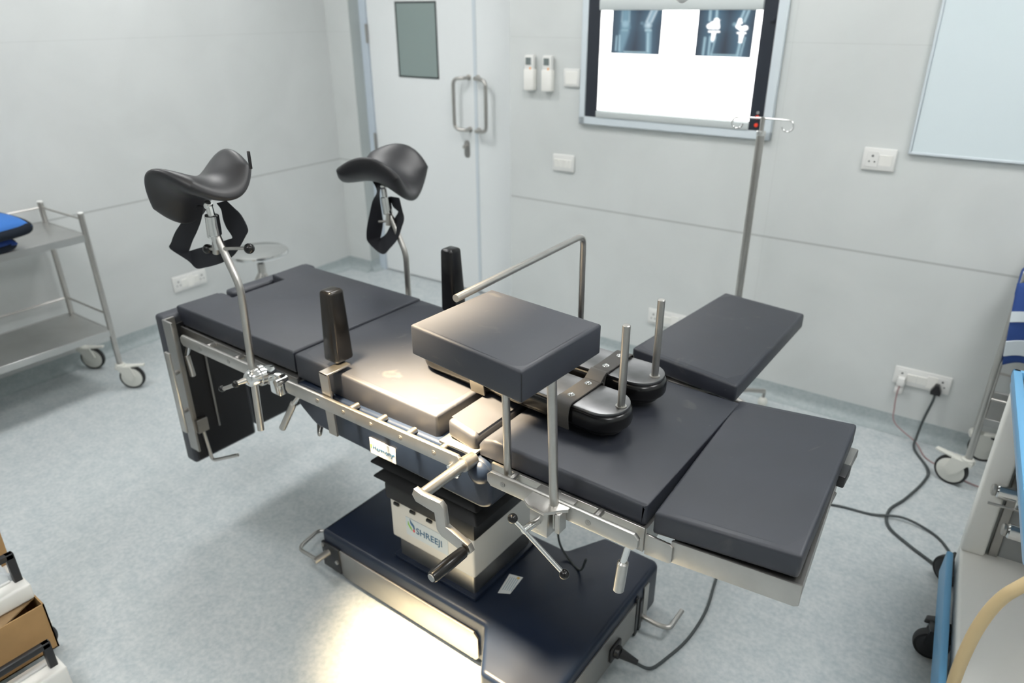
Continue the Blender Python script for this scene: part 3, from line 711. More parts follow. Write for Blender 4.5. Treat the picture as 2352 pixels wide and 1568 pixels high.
STRAP_NEAR = [((-1.7233, 0.95, 1.2506), (-1.7209, 0.985, 1.2415)), ((-1.7804, 0.958, 1.203), (-1.745, 0.989, 1.2051)), ((-1.8514, 0.966, 1.1553), (-1.7842, 0.993, 1.1649)), ((-1.8983, 0.974, 1.1168), (-1.8279, 0.997, 1.1261)), ((-1.9277, 0.982, 1.0901), (-1.8626, 1.001, 1.0924)), ((-1.8583, 0.99, 1.0646), (-1.8709, 1.005, 1.0874)), ((-1.8367, 0.998, 1.0452), (-1.8361, 1.009, 1.0996)), ((-1.7877, 0.998, 1.0583), (-1.7865, 1.009, 1.1157)), ((-1.7348, 0.998, 1.0761), (-1.7346, 1.009, 1.1317)), ((-1.6867, 0.998, 1.0961), (-1.675, 1.009, 1.1542)), ((-1.6334, 0.998, 1.127), (-1.6525, 1.009, 1.1618)), ((-1.5753, 0.998, 1.1828), (-1.652, 1.009, 1.1702)), ((-1.559, 0.998, 1.205), (-1.6689, 1.009, 1.1873)), ((-1.578, 0.998, 1.2369), (-1.6775, 1.009, 1.208)), ((-1.6051, 0.998, 1.2518), (-1.6789, 1.009, 1.2341)), ((-1.6329, 0.998, 1.2657), (-1.6949, 1.009, 1.2481))]
STRAP_FAR = [((-1.7962, 1.64, 1.1825), (-1.7789, 1.68, 1.1776)), ((-1.7755, 1.64, 1.1476), (-1.8066, 1.68, 1.1385)), ((-1.8012, 1.64, 1.1112), (-1.8092, 1.68, 1.0992)), ((-1.8229, 1.64, 1.0635), (-1.8045, 1.68, 1.0549)), ((-1.8403, 1.64, 1.021), (-1.8041, 1.68, 1.0235)), ((-1.849, 1.64, 0.985), (-1.8139, 1.68, 0.9901)), ((-1.8423, 1.64, 0.9585), (-1.8235, 1.68, 0.9666)), ((-1.7778, 1.64, 0.9286), (-1.8225, 1.68, 0.9676)), ((-1.7352, 1.64, 0.9592), (-1.7923, 1.68, 0.9881)), ((-1.6968, 1.64, 0.9973), (-1.7647, 1.68, 1.0243)), ((-1.6739, 1.64, 1.0402), (-1.7424, 1.68, 1.0533)), ((-1.6597, 1.64, 1.0725), (-1.7225, 1.68, 1.0801)), ((-1.6645, 1.64, 1.0988), (-1.7461, 1.68, 1.0918)), ((-1.6752, 1.64, 1.14), (-1.7616, 1.68, 1.1254))]

lh = thing('leg_holder', 'near black saddle leg holder, on the steel post clamped to the rail facing the camera', 'leg holder', T(-1.575, .955, .63), 'saddle leg holders')
b, _ = saddle(SADDLE['nc'], SADDLE['nr'], SADDLE['nshape'], SADDLE['ns']); build('saddle_pad', b, VINYL_SOFT, lh, ang=80)
build('post', B().tube([(-1.588, .955, .632), (-1.566, .955, 1.062), (-1.640, .958, 1.190)], .0098, 16, .028), STEEL, lh)
build('ball_joint', B().tube([(-1.634, .956, 1.150), (-1.638, .955, 1.186)], .011, 14).cyl((-1.638, .955, 1.186), (-1.637, .955, 1.238), .017, bev=.002).cyl((-1.637, .955, 1.236), (-1.643, .955, 1.262), .009).ball((-1.645, .955, 1.262), .012).cyl((-1.656, .955, 1.178), (-1.650, .955, 1.236), .010), CHROME, lh)
lk = build('locking_lever', B().cyl((-1.682, .957, 1.141), (-1.508, .957, 1.175), .0042, seg=12).cyl((-1.652, .957, 1.135), (-1.645, .957, 1.165), .009), STEEL, lh)
for p in ((-1.688, .957, 1.140), (-1.502, .957, 1.1755)): build('knob', B().ball(p, .013), VINYL_GLOSS, lk)
build('strap', B().ribbon(STRAP_NEAR, .0025), WEB, lh, ang=60)
build('pad_tab', B().box(-1.452, -1.446, .958, .964, 1.372, 1.412, .001, 1), BLACK, lh)
build('rail_clamp', B().lathe([(.012, -.002), (.020, .004), (.024, .012), (.024, .034), (.029, .036), (.029, .048), (.024, .050), (.022, .075), (.018, .082)], (-1.572, .928, .806), (.12, 1, -.05)).box(-1.565, -1.522, .990, 1.016, .742, .806, .004, 2).cyl((-1.528, .985, .785), (-1.528, 1.02, .785), .011), CHROME, lh)
lk = build('clamp_lever', B().cyl((-1.572, .930, .806), (-1.578, .905, .804), .009, .006).cyl((-1.582, .908, .800), (-1.640, .900, .770), .0055), STEEL, lh)
build('knob', B().ball((-1.586, .905, .799), .010), VINYL_GLOSS, lk); build('knob', B().ball((-1.648, .899, .768), .0095), VINYL_GLOSS, lk)

lh = thing('leg_holder', 'far black saddle leg holder, rising behind the table in front of the door', 'leg holder', T(-1.68, 1.655, .70), 'saddle leg holders')
b, _ = saddle(SADDLE['fc'], SADDLE['fr'], SADDLE['fshape'], SADDLE['fs']); build('saddle_pad', b, VINYL_SOFT, lh, ang=80)
build('post', B().tube([(-1.682, 1.658, .66), (-1.680, 1.658, .945), (-1.755, 1.662, 1.086)], .0098, 16, .028), STEEL, lh)
build('ball_joint', B().cyl((-1.752, 1.66, 1.070), (-1.760, 1.66, 1.128), .016, bev=.002).cyl((-1.760, 1.66, 1.126), (-1.764, 1.66, 1.160), .009).ball((-1.765, 1.66, 1.163), .013).cyl((-1.742, 1.655, 1.085), (-1.747, 1.655, 1.13), .009), CHROME, lh)
build('locking_lever', B().cyl((-1.745, 1.65, 1.034), (-1.745, 1.655, 1.075), .009).cyl((-1.745, 1.65, 1.048), (-1.79, 1.65, 1.040), .004), STEEL, lh)
build('strap', B().ribbon(STRAP_FAR, .0025), WEB, lh, ang=60)
build('rail_clamp', B().cyl((-1.682, 1.69, .755), (-1.682, 1.60, .755), .020, bev=.003).box(-1.705, -1.66, 1.596, 1.622, .735, .798, .003, 2), CHROME, lh)

# ------------------------------------------------------------------ lateral supports
def support(cx, cy, sgn, lab, lean):
    t = thing('lateral_support', lab, 'body support', T(cx, cy, .70), 'upright side supports')
    w0, w1, d0, d1 = .028, .022, .030, .025; z0, z1 = .858, 1.056
    b = B().hexa([(cx - w0, cy - d0, z0), (cx + w0, cy - d0, z0), (cx + w0, cy + d0, z0), (cx - w0, cy + d0, z0), (cx - w1 + lean, cy - d1, z1), (cx + w1 + lean, cy - d1, z1), (cx + w1 + lean, cy + d1, z1), (cx - w1 + lean, cy + d1, z1)], .010, 4)
    build('paddle', b, VINYL_GLOSS, t, ang=60)
    ye = .986 if sgn < 0 else far(.986); yi = cy
    bx_ = cx + .062
    o = (lambda y: y) if sgn < 0 else far
    b = B(); ya = o(1.092); yo = o(1.0125); yn = o(1.018); q = cx + .012
    b.box(q, q + .033, min(yo, ya), max(yo, ya), .852, .857, .001, 1)
    b.hexa([(q + .012, yo, .676), (q + .043, yo, .676), (q + .043, yn, .676), (q + .012, yn, .676), (q, yo, .856), (q + .033, yo, .856), (q + .033, yn, .856), (q, yn, .856)])
    build('bracket', b, STEEL, t)
support(-1.383, 1.092, -1, 'black padded upright support on the table edge facing the camera', 0)
support(-1.358, 1.53, 1, 'black padded upright support on the far table edge beside the steel bar end', -.004)

# ------------------------------------------------------------------ drape frame (bent rod)
sf = thing('screen_frame', 'bent steel rod arching over the table behind the raised square cushion', 'screen frame', T(-.95, 1.62, .7))
build('rod', B().tube([(-.958, 1.622, .70), (-.948, 1.600, 1.150), (-.925, 1.049, 1.150)], .0085, 16, .03), STEEL, sf)
build('rail_clamp', B().box(-.985, -.93, 1.594, 1.640, .745, .805, .004, 2), STEEL_D, sf)

# ------------------------------------------------------------------ arm rest on two posts
ar = thing('arm_rest', 'thick square black cushion raised on two steel posts over the rail', 'arm rest', T(-.70, 1.0, .74))
zt = 1.142
top = [(-.921, .906, zt), (-.628, .872, zt), (-.619, 1.128, zt), (-.911, 1.153, zt)]
cu = build('cushion', B().slab(top, .064, .005, 3, .004), VINYL, ar, ang=50)
b = B()
for k in range(26):
    z = zt - .008 - k * .0020; b.cyl((-.6268, .8722, z), (-.6262, .8716, z + .0008), .0006, seg=6)
build('seam', B().tube([(-.6292, .8742, zt - .006), (-.6292, .8742, zt - .060)], .0009, 6), BLACK, cu)
build('post', B().cyl((-.775, 1.028, .74), (-.768, 1.010, 1.085), .0085), STEEL, ar)
build('post', B().cyl((-.630, .992, .735), (-.640, .985, 1.083), .0095), STEEL, ar)
cl = build('rail_clamp', B().prism([(-.690, .968), (-.672, .958), (-.632, .955), (-.606, .985), (-.598, .992), (-.598, 1.03), (-.690, 1.03)], 'xy', .782, .790, .001).box(-.672, -.628, .962, .998, .722, .784, .003, 2).box(-.618, -.606, .972, 1.0, .735, .784, .002, 1), STEEL, ar)
lv = build('clamp_lever', B().cyl((-.652, .962, .755), (-.657, .920, .757), .008).cyl((-.657, .922, .757), (-.574, .935, .686), .0045).cyl((-.657, .922, .757), (-.676, .918, .774), .0045), CHROME, ar)
for p in ((-.568, .936, .681), (-.681, .917, .778)): build('knob', B().ball(p, .0105), VINYL_GLOSS, lv)

# ------------------------------------------------------------------ two rounded boards with pegs lying on the table
def stadium(p0, p1, w, n=14):
    p0, p1 = Vector((*p0, 0)), Vector((*p1, 0)); d = (p1 - p0).normalized(); s = Vector((-d.y, d.x, 0)); out = []
    for k in range(n + 1):
        a = -PI / 2 + PI * k / n; out.append(p1 + (d * math.cos(a) + s * math.sin(a)) * w)
    for k in range(n + 1):
        a = PI / 2 + PI * k / n; out.append(p0 + (d * math.cos(a) + s * math.sin(a)) * w)
    return [(p.x, p.y) for p in out]
def board(pa, pb, w, peg, straps, lab, M):
    t = thing('foot_board', lab, 'padded board', T((pa[0] + pb[0]) / 2, (pa[1] + pb[1]) / 2, .836), 'padded boards with pegs')
    build('foam_pad', B().prism(stadium(pa, pb, w - .016), 'xy', .8375, .856, .004, 2).prism(stadium(pa, pb, w), 'xy', .850, .893, .012, 3), VINYL_GLOSS, t, ang=50)
    build('top_plate', B().prism(stadium(pa, pb, w - .006), 'xy', .892, .9005, .002, 2), PLATE, t)
    build('peg', B().cyl((peg[0], peg[1], .898), (peg[0], peg[1], 1.098), .0088, bev=.0015).cyl((peg[0], peg[1], .899), (peg[0], peg[1], .9035), .0125), STEEL, t)
    d = (Vector((*pb, 0)) - Vector((*pa, 0))).normalized(); s = Vector((-d.y, d.x, 0))
    for k, (f, loose) in enumerate(straps):
        c = Vector((*pa, 0)).lerp(Vector((*pb, 0)), f); hw = .022; prs = []
        prof = [(w + .006, .842), (w + .007, .87), (w + .003, .900), (w - .012, .9055), (.5 * w, .9045), (0, .9045), (-.5 * w, .9045), (-w + .012, .9055), (-w - .003, .900), (-w - .010, .875), (-w - .006, .842)]
        for o_, z in prof:
            q = c + s * o_; prs.append(((q - d * hw) + Vector((0, 0, z)), (q + d * hw) + Vector((0, 0, z))))
        st_ = build('strap', B().ribbon(prs, .003), STRAP, t, ang=60)
        if loose: build('strap_end', B().ribbon([((c + s * (w - .01) - d * hw) + Vector((0, 0, .906)), (c + s * (w - .01) + d * hw) + Vector((0, 0, .906))), ((c + s * (w + .02) - d * (hw + .004)) + Vector((0, 0, .918)), (c + s * (w + .02) + d * (hw - .004)) + Vector((0, 0, .918))), ((c + s * (w + .045) - d * (hw + .010)) + Vector((0, 0, .905)), (c + s * (w + .045) + d * (hw - .010)) + Vector((0, 0, .905)))], .003), STRAP, t, ang=60)
        for o_ in (-.5 * w, .55 * w):
            q = c + s * o_; build('snap', B().lathe([(.0085, 0), (.0085, .002), (.005, .0025), (.005, .005), (.003, .006)], (q.x, q.y, .9050), seg=16), CHROME, st_)
board((-1.145, 1.266), (-.668, 1.246), .066, (-.624, 1.244), ((.86, True), (.34, False)), 'nearer of two rounded steel-topped padded boards lying on the table', I4)
board((-1.145, 1.424), (-.668, 1.420), .066, (-.628, 1.418), ((.84, False), (.34, False)), 'farther of two rounded steel-topped padded boards, next to the arm board', I4)

# ------------------------------------------------------------------ arm board
ab = thing('arm_board', 'long black padded arm board sticking out from the far table edge', 'arm board', T(-.64, 1.9, .75))
build('cushion', B().slab([(-.793, 1.625, .852), (-.479, 1.578, .852), (-.511, 2.285, .797), (-.793, 2.320, .797)], .050, .008, 3, .003), VINYL, ab, ang=50)
b = B(); b.hexa([(-.72, 1.60, .765), (-.56, 1.60, .765), (-.58, 2.2, .728), (-.71, 2.2, .728), (-.72, 1.60, .80), (-.56, 1.60, .80), (-.58, 2.2, .752), (-.71, 2.2, .752)])
build('support_plate', b, STEEL_D, ab)
build('rail_clamp', B().box(-.67, -.61, 1.596, 1.650, .745, .800, .003, 2), STEEL, ab)

# ------------------------------------------------------------------ castor shared by trolleys
def castor(parent, x, y, zt, ang, r=.060, w=.022, brake=True, space=I4, tyre=RUBBER, body=None):
    """swivel castor under a leg at (x, y); the wheel trails towards ang"""
    d = Vector((math.cos(ang), math.sin(ang), 0)); s = Vector((-d.y, d.x, 0)); o = Vector((x, y, 0)); c = o + d * (r * .75) + Vector((0, 0, r))
    bl_ = .115 if r > .05 else .075
    b = B().cyl((x, y, zt - .012), (x, y, zt + .004), .022, bev=.003)
    hz = r * 1.55
    for q in (-1, 1):
        P = [o + d * -.018 + Vector((0, 0, zt - .006)), o + d * .050 + Vector((0, 0, zt - .008)), c + d * .022 + Vector((0, 0, .010)), c + Vector((0, 0, -.016)), c - d * .024 + Vector((0, 0, 0))]
        a = [p + s * (q * (w * .5 + .003)) for p in P]; e = [p + s * (q * (w * .5 + .010)) for p in P]
        t = bmesh.new(); A = [t.verts.new(p) for p in a]; E = [t.verts.new(p) for p in e]; n = len(P)
        t.faces.new(A); t.faces.new(E[::-1])
        for i in range(n): t.faces.new((A[i], A[(i + 1) % n], E[(i + 1) % n], E[i]))
        b.add(t)
    p0 = o - d * .020 - s * (w * .5 + .008) + Vector((0, 0, zt - .020)); 
    b.hexa([o - d * .022 - s * .020 + Vector((0, 0, zt - .026)), o + d * .052 - s * .020 + Vector((0, 0, zt - .022)), o + d * .052 + s * .020 + Vector((0, 0, zt - .022)), o - d * .022 + s * .020 + Vector((0, 0, zt - .026)), o - d * .022 - s * .020 + Vector((0, 0, zt - .006)), o + d * .052 - s * .020 + Vector((0, 0, zt - .008)), o + d * .052 + s * .020 + Vector((0, 0, zt - .008)), o - d * .022 + s * .020 + Vector((0, 0, zt - .006))], .004, 2)
    if brake: b.hexa([o + d * .03 - s * .014 + Vector((0, 0, zt - .016)), o + d * bl_ - s * .011 + Vector((0, 0, zt - .010)), o + d * bl_ + s * .011 + Vector((0, 0, zt - .010)), o + d * .03 + s * .014 + Vector((0, 0, zt - .016)), o + d * .03 - s * .014 + Vector((0, 0, zt - .006)), o + d * bl_ - s * .011 + Vector((0, 0, zt)), o + d * bl_ + s * .011 + Vector((0, 0, zt)), o + d * .03 + s * .014 + Vector((0, 0, zt - .006))], .003, 2)
    cs = build('castor', b, body or CASTW, parent, space)
    build('tyre', B().lathe([(r - .009, -w / 2), (r - .002, -w / 2), (r, -w / 4), (r, w / 4), (r - .002, w / 2), (r - .009, w / 2)], c, s, 36), tyre, cs, space)
    build('hub', B().lathe([(.004, -w / 2 - .0045), (r - .012, -w / 2 - .0015), (r - .0095, -w / 2 - .0002), (r - .0095, w / 2 + .0002), (r - .012, w / 2 + .0015), (.004, w / 2 + .0045)], c, s, 30), body or CASTW, cs, space)
    return cs

def trolley(x0, x1, y0, y1, space, lab, castor_ang, long_axis):
    t = thing('instrument_trolley', lab, 'trolley', space @ T((x0 + x1) / 2, (y0 + y1) / 2, 0), 'steel instrument trolleys')
    for (x, y) in ((x0, y0), (x1, y0), (x1, y1), (x0, y1)):
        l = build('leg', B().cyl((x, y, .128), (x, y, .880), .0125), STEEL, t, space)
        build('leg_cap', B().cyl((x, y, .878), (x, y, .886), .0128, bev=.002), WHITE, l, space)
    for z in (.784, .316):
        b = B(); b.box(x0 - .004, x1 + .004, y0 - .004, y1 + .004, z - .004, z, .001, 1)
        for q in ((x0, x1, y0 - .006, y0 + .002), (x0, x1, y1 - .002, y1 + .006), (x0 - .006, x0 + .002, y0, y1), (x1 - .002, x1 + .006, y0, y1)): b.box(*q, z - .030, z + .002, .001, 1)
        build('shelf', b, SHELF, t, space)
    for z in (.855, .398):
        b = B(); rr = .0048
        b.cyl((x0, y1, z), (x1, y1, z), rr, seg=10); b.cyl((x0, y0, z), (x0, y1, z), rr, seg=10); b.cyl((x0, y0, z), (x1, y0, z), rr, seg=10)
        if long_axis == 'x': b.cyl((x1, y0, z), (x1, y1, z), rr, seg=10)
        build('guard_rail', b, STEEL, t, space)
    for (x, y), a in zip(((x0, y0), (x1, y0), (x1, y1), (x0, y1)), castor_ang): castor(t, x, y, .130, a, space=space, brake=True)
    return t
# the left one stands along the left wall, its open long side to the room
trolley(-3.735, -3.360, .62, 1.467, ROOM, 'two-shelf steel trolley along the left wall with blue cloth on top', (.4, 2.9, .66, .60), 'y')
trolley(.040, .80, 2.872, 3.125, I4, 'narrow steel trolley against the back wall, behind the blue and white machine', (PI - .25, 3.4, 1.2, .2), 'x')

# ------------------------------------------------------------------ cloth packs on the left trolley
def pack(name, cx, cy, z0, lx, ly, lz, m, label, rz=0, edge=True):
    S = ROOM @ T(cx, cy, z0, rz); t = thing(name, label, 'cloth pack', S, 'blue cloth packs on the left trolley')
    def sh(u, w, top):
        a, c = 2 * u - 1, 2 * w - 1
        e = (1 - abs(a) ** 5) * (1 - abs(c) ** 5)
        wob = .12 * math.sin(5 * a + 2 * c) + .1 * math.cos(4 * c)
        z = lz * .5 + (lz * .5) * (1 if top else -1) * (e ** .4) * (1 + .25 * wob)
        return (a * lx / 2 * (1 - .06 * abs(c) ** 4), c * ly / 2 * (1 - .06 * abs(a) ** 4), max(0.001, z))
    b = B(); b.grid(lambda u, w: sh(u, w, True), 16, 16); b.grid(lambda u, w: sh(u, w, False), 16, 16)
    bmesh.ops.remove_doubles(b.bm, verts=b.bm.verts, dist=.001); bmesh.ops.recalc_face_normals(b.bm, faces=b.bm.faces)
    build('folded_cloth', b, m, t, S, ang=80)
    # dark rolled binding along the end and the edge turned to the room
    e = smooth([(-lx / 2 + .03, ly / 2 - .020, lz * .50), (0, ly / 2 - .012, lz * .46), (lx / 2 - .035, ly / 2 - .022, lz * .42), (lx / 2 - .012, ly / 2 - .07, lz * .34), (lx / 2 - .006, 0, lz * .30), (lx / 2 - .010, -ly / 2 + .03, lz * .32)], 6)
    build('dark_binding', B().tube(e, 0, 12, radii=[lz * (.30 - .06 * k / (len(e) - 1)) for k in range(len(e))]), NAVYF, t, S, ang=80)
pack('cloth_pack', -3.470, 1.010, .7855, .26, .38, .058, BLUED, 'dark blue cloth pack with black edges, lower one of the trolley pair')
pack('cloth_pack', -3.450, 1.045, .843, .30, .42, .080, BLUEF, 'bright blue cloth pack with black edges, upper one of the trolley pair', .05)

# ------------------------------------------------------------------ round stool
cx, cy = -3.235, 2.115
t = thing('round_stool', 'round polished steel stool by the left wall, behind the near leg holder', 'stool', T(cx, cy, 0))
build('seat', B().lathe([(.002, .522), (.138, .522), (.147, .526), (.150, .535), (.147, .545), (.138, .550), (.060, .548), (.002, .547)], (cx, cy, 0), seg=48), CHROME, t)
build('stem', B().cyl((cx, cy, .50), (cx, cy, .525), .020).cyl((cx, cy, .47), (cx, cy, .502), .015), BLACK, t)
build('column', B().cyl((cx, cy, .395), (cx, cy, .475), .020), STEEL, t)
for k in range(4):
    a = .35 + k * PI / 2
    l = build('leg', B().tube([(cx + .008 * math.cos(a), cy + .008 * math.sin(a), .425), (cx + .055 * math.cos(a), cy + .055 * math.sin(a), .355), (cx + .20 * math.cos(a), cy + .20 * math.sin(a), .012)], .011, 12, .03), STEEL, t)
    build('rubber_foot', B().cyl((cx + .20 * math.cos(a), cy + .20 * math.sin(a), 0), (cx + .198 * math.cos(a), cy + .198 * math.sin(a), .022), .014), RUBBER, l)
b = B(); b.tube([(cx + .13 * math.cos(2 * PI * k / 40), cy + .13 * math.sin(2 * PI * k / 40), .165) for k in range(40)], .006, 8, closed=True)
build('foot_ring', b, STEEL, t)

# ------------------------------------------------------------------ IV pole
px, py = -.918, 2.86
t = thing('iv_pole', 'tall steel drip stand with hooks, before the x-ray viewer', 'drip stand', T(px, py, 0))
build('outer_tube', B().cyl((px, py, .09), (px, py, 1.262), .0155), STEEL, t)
build('inner_tube', B().cyl((px, py, 1.255), (px, py, 1.318), .0085), STEEL, t)
build('collar', B().cyl((px, py, 1.248), (px, py, 1.268), .0175, bev=.003), CHROME, t)
def hook(sx, sy):
    P = [(px, py, 1.314), (px + sx * .095, py + sy * .095, 1.312)]
    for k in range(1, 15):
        a = PI / 2 - k / 14 * PI * 1.45; P.append((px + sx * (.095 + .021 * math.cos(a)), py + sy * (.095 + .021 * math.cos(a)), 1.291 + .021 * math.sin(a)))
    return B().tube(P, .0035, 10)
for a in (.10, PI + .10, PI / 2 + .1, 3 * PI / 2 + .1)[:2]: build('hook', hook(math.cos(a), math.sin(a)), CHROME, t)
for k in range(5):
    a = -.2 + 1.15 + k * 2 * PI / 5; ex, ey = px + .215 * math.cos(a), py + .215 * math.sin(a)
    l = build('leg', B().tube([(px, py, .115), (px + .12 * math.cos(a), py + .12 * math.sin(a), .105), (ex, ey, .082)], .010, 10, .03), STEEL, t)
    c = build('castor', B().cyl((ex, ey, .05), (ex, ey, .085), .009), STEEL_D, l) if False else None
    build('castor_stem', B().cyl((ex, ey, .046), (ex, ey, .088), .007), STEEL_D, l)
    build('castor_wheel', B().ball((ex, ey, .026), .026, 18, (.85, .85, 1)), CASTW, l)

# ------------------------------------------------------------------ machine at the right
ma = math.radians(-5.6)
MM = T(.074, 2.19, 0, -ma) if False else Matrix.Translation((.074, 2.19, 0)) @ Matrix.Rotation(math.radians(5.65), 4, 'Z')
mc = thing('anaesthesia_machine', 'white and blue wheeled hospital machine with chrome fittings at the right edge', 'medical machine', MM @ T(.3, -.5, 0))
def mb(name, b, m, par=None, ang=40): return build(name, b, m, par or mc, MM, ang=ang)
mb('base', B().box(0, .62, -1.15, 0, .150, .222, .010, 3), OFFWHITE)
mb('base_core', B().box(.02, .60, -1.12, .09, .10, .152, .004, 1), DGREY)
mb('bumper', B().hexa([(-.034, -1.18, .118), (-.012, -1.18, .118), (-.012, -.04, .118), (-.034, -.04, .118), (-.030, -1.18, .205), (-.012, -1.18, .205), (-.012, -.04, .205), (-.030, -.04, .205)], .006, 3), LBLUE)
mb('corner_post', B().box(0, .062, -.045, 0, .220, .752, .008, 3), OFFWHITE)
mb('back_panel', B().box(.060, .62, -.020, 0, .222, .752), GREYP)
mb('panel_strip', B().box(.070, .094, -.030, -.018, .222, .752, .002, 1), STEEL_D)
mb('drawer_cabinet', B().box(.15, .60, -1.10, -.36, .222, .74, .008, 2), WHITE)
mb('worktop', B().box(-.004, .64, -.80, .012, .752, .780, .006, 2), PBLUE)
mb('worktop_edge', B().box(-.008, .014, -.80, .014, .778, .806, .005, 2), LBLUE)
mb('worktop_edge', B().box(-.008, .64, -.004, .014, .778, .806, .005, 2), LBLUE)
mb('work_surface', B().box(.014, .64, -.79, -.004, .780, .786), STEEL_D)
for (u, w, z) in ((.045, -.075, .470), (.085, -.150, .400)):
    y = mb('gas_yoke', B().box(u + .035, u + .135, w - .03, w + .03, z - .028, z + .028, .004, 2).cyl((u + .045, w, z), (u - .012, w, z + .002), .021, bev=.004).cyl((u + .12, w, z), (u + .12, -.018, z), .014), CHROME)
    mb('yoke_screw', B().cyl((u - .012, w, z + .002), (u - .024, w, z + .002), .017, bev=.003), STEEL, y)
mb('yoke_pin', B().cyl((.020, -.095, .438), (.13, -.095, .438), .004), STEEL)
mb('yoke_block', B().box(.10, .22, -.10, -.018, .415, .515, .004, 2), STEEL)
mb('hose', B().tube(smooth([(.34, -.42, .787), (.335, -.45, .90), (.29, -.60, 1.00), (.17, -.84, 1.02), (.04, -.965, .94), (-.032, -.99, .849), (-.053, -.99, .808), (-.066, -.99, .756), (-.073, -.99, .69), (-.0746, -.99, .594), (-.062, -.98, .42), (0, -.97, .30), (.09, -.96, .26)], 8), .0105, 14), HOSE, ang=80)
for (u, w, a, r) in ((.036, .052, PI * .80, .050), (.008, -.28, PI * 1.02, .047), (.55, -.05, 0, .052), (.55, -1.05, 0, .052), (.055, -1.05, PI, .052)):
    p = MM @ Vector((u, w, 0)); castor(mc, p.x, p.y, .116, a + math.radians(5.65), r, .026, False, tyre=RUBBER, body=BLACK)
mb('castor_brake', B().hexa([(-.058, -.262, .092), (-.02, -.265, .100), (-.02, -.235, .100), (-.054, -.238, .092), (-.056, -.260, .108), (-.02, -.262, .116), (-.02, -.238, .116), (-.052, -.240, .108)], .004, 2), BLACK)

# blue and white drape hanging on the narrow trolley
bl = thing('folded_drape', 'blue drape with white trim hanging over the narrow trolley by the wall', 'drape', T(.2, 2.86, .8))
def dr_(u, w, off=0):
    x = .020 + .40 * u + .03 * w * (1 - u); z = .846 - .30 * w + .02 * math.sin(9 * u); y = 2.850 - .020 * math.sin(PI * w) - .012 * math.sin(14 * u + 3 * w) - off
    return (x, y, z)
b = B().grid(lambda u, w: dr_(u, w), 30, 20)
ex = bmesh.ops.extrude_face_region(b.bm, geom=b.bm.faces[:]); bmesh.ops.translate(b.bm, verts=[e for e in ex['geom'] if isinstance(e, bmesh.types.BMVert)], vec=(0, .006, 0)); bmesh.ops.recalc_face_normals(b.bm, faces=b.bm.faces)
build('cloth', b, BLUED, bl, ang=80)
for w0, w1 in ((.30, .42), (.66, .86)):
    prs = [(dr_(k / 12, w0 + .25 * (k / 12), .005), dr_(k / 12, w1 + .25 * (k / 12), .005)) for k in range(13)]
    build('white_trim', B().ribbon(prs, .004), FRAMEP, bl, ang=80)
build('folded_top', B().box(.022, .42, 2.856, 3.10, .7865, .846, .018, 4), BLUED, bl, ang=60)

# ------------------------------------------------------------------ boxes at the lower left
cb = thing('cardboard_box', 'brown cardboard box with torn open flaps at the lower left', 'box', T(-1.96, .2, .105))
b = B(); x0, x1, y0, y1, zq, h = -2.050, -1.867, -.05, .406, .106, .260; w = .004
b.box(x1 - w, x1, y0, y1, zq, h); b.box(x0, x0 + w, y0, y1, zq, h); b.box(x0, x1, y0, y0 + w, zq, h); b.box(x0, x1, y1 - w, y1, zq, h); b.box(x0, x1, y0, y1, zq, zq + .004)
build('carton', b, CARD, cb)
b = B().hexa([(x1 - .002, y0 + .05, h - .004), (x1 - .002, .31, h - .004), (-1.98, .31, h - .002), (-1.98, y0 + .05, h - .002), (x1 - .002, y0 + .05, h), (x1 - .002, .31, h), (-1.98, .31, h + .002), (-1.98, y0 + .05, h + .002)])
b.hexa([(x1 - .002, .31, h - .004), (x1 - .05, .400, h - .006), (-1.97, .400, h - .004), (-1.98, .31, h - .002), (x1 - .002, .31, h), (x1 - .05, .400, h - .002), (-1.97, .400, h), (-1.98, .31, h + .002)])
build('torn_flap', b, CARD_IN, cb)
build('raised_flap', B().hexa([(x0, y0, h - .01), (x0 + .004, y0, h - .01), (x0 + .004, y1, h - .01), (x0, y1, h - .01), (x0 - .03, y0, .53), (x0 - .026, y0, .53), (x0 - .026, y1 + .012, .53), (x0 - .03, y1 + .012, .53)]), CARD, cb)
def case(name, x0, x1, y0, y1, z0, z1, hx, hy0, hy1, hz, lab, M=None):
    t = thing(name, lab, 'case', T((x0 + x1) / 2, (y0 + y1) / 2, z0), 'white cases with black handles')
    build('body', B().box(x0, x1, y0, y1, z0, z1, .008, 3), OFFWHITE, t)
    build('lid_step', B().box(x0 + .02, x1 - .045, y0 + .02, y1 - .03, z1 - .002, z1 + .006, .003, 2), WHITE, t)
    b = B(); ww = .010; tt = .009
    b.box(hx - tt, hx + tt, hy1 - 2 * ww, hy1, z1 - .004, hz, .002, 1); b.box(hx - tt, hx + tt, hy0, hy0 + 2 * ww, z1 - .004, hz, .002, 1)
    b.box(hx - tt, hx + tt, hy0, hy1, hz - .018, hz, .003, 2)
    build('handle', b, BLACK, t)
case('storage_case', -2.040, -1.904, .0, .403, .2625, .314, -1.946, .112, .398, .404, 'white case with black handle lying on top of the cardboard box')
case('storage_case', -1.836, -1.757, -.05, .382, .002, .125, -1.792, .06, .372, .207, 'white case with black handle standing in front of the cardboard box')
bag = B().grid(lambda u, w: (-2.035 + .08 * u, .19 + .19 * w, .3225 + .055 * (1 - (2 * u - 1) ** 2) * (1 - (2 * w - 1) ** 4) + .010 * math.sin(17 * u + 9 * w) * math.sin(11 * w)), 14, 20)
ex = bmesh.ops.extrude_face_region(bag.bm, geom=bag.bm.faces[:]); bmesh.ops.translate(bag.bm, verts=[e for e in ex['geom'] if isinstance(e, bmesh.types.BMVert)], vec=(0, 0, -.004)); bmesh.ops.recalc_face_normals(bag.bm, faces=bag.bm.faces)
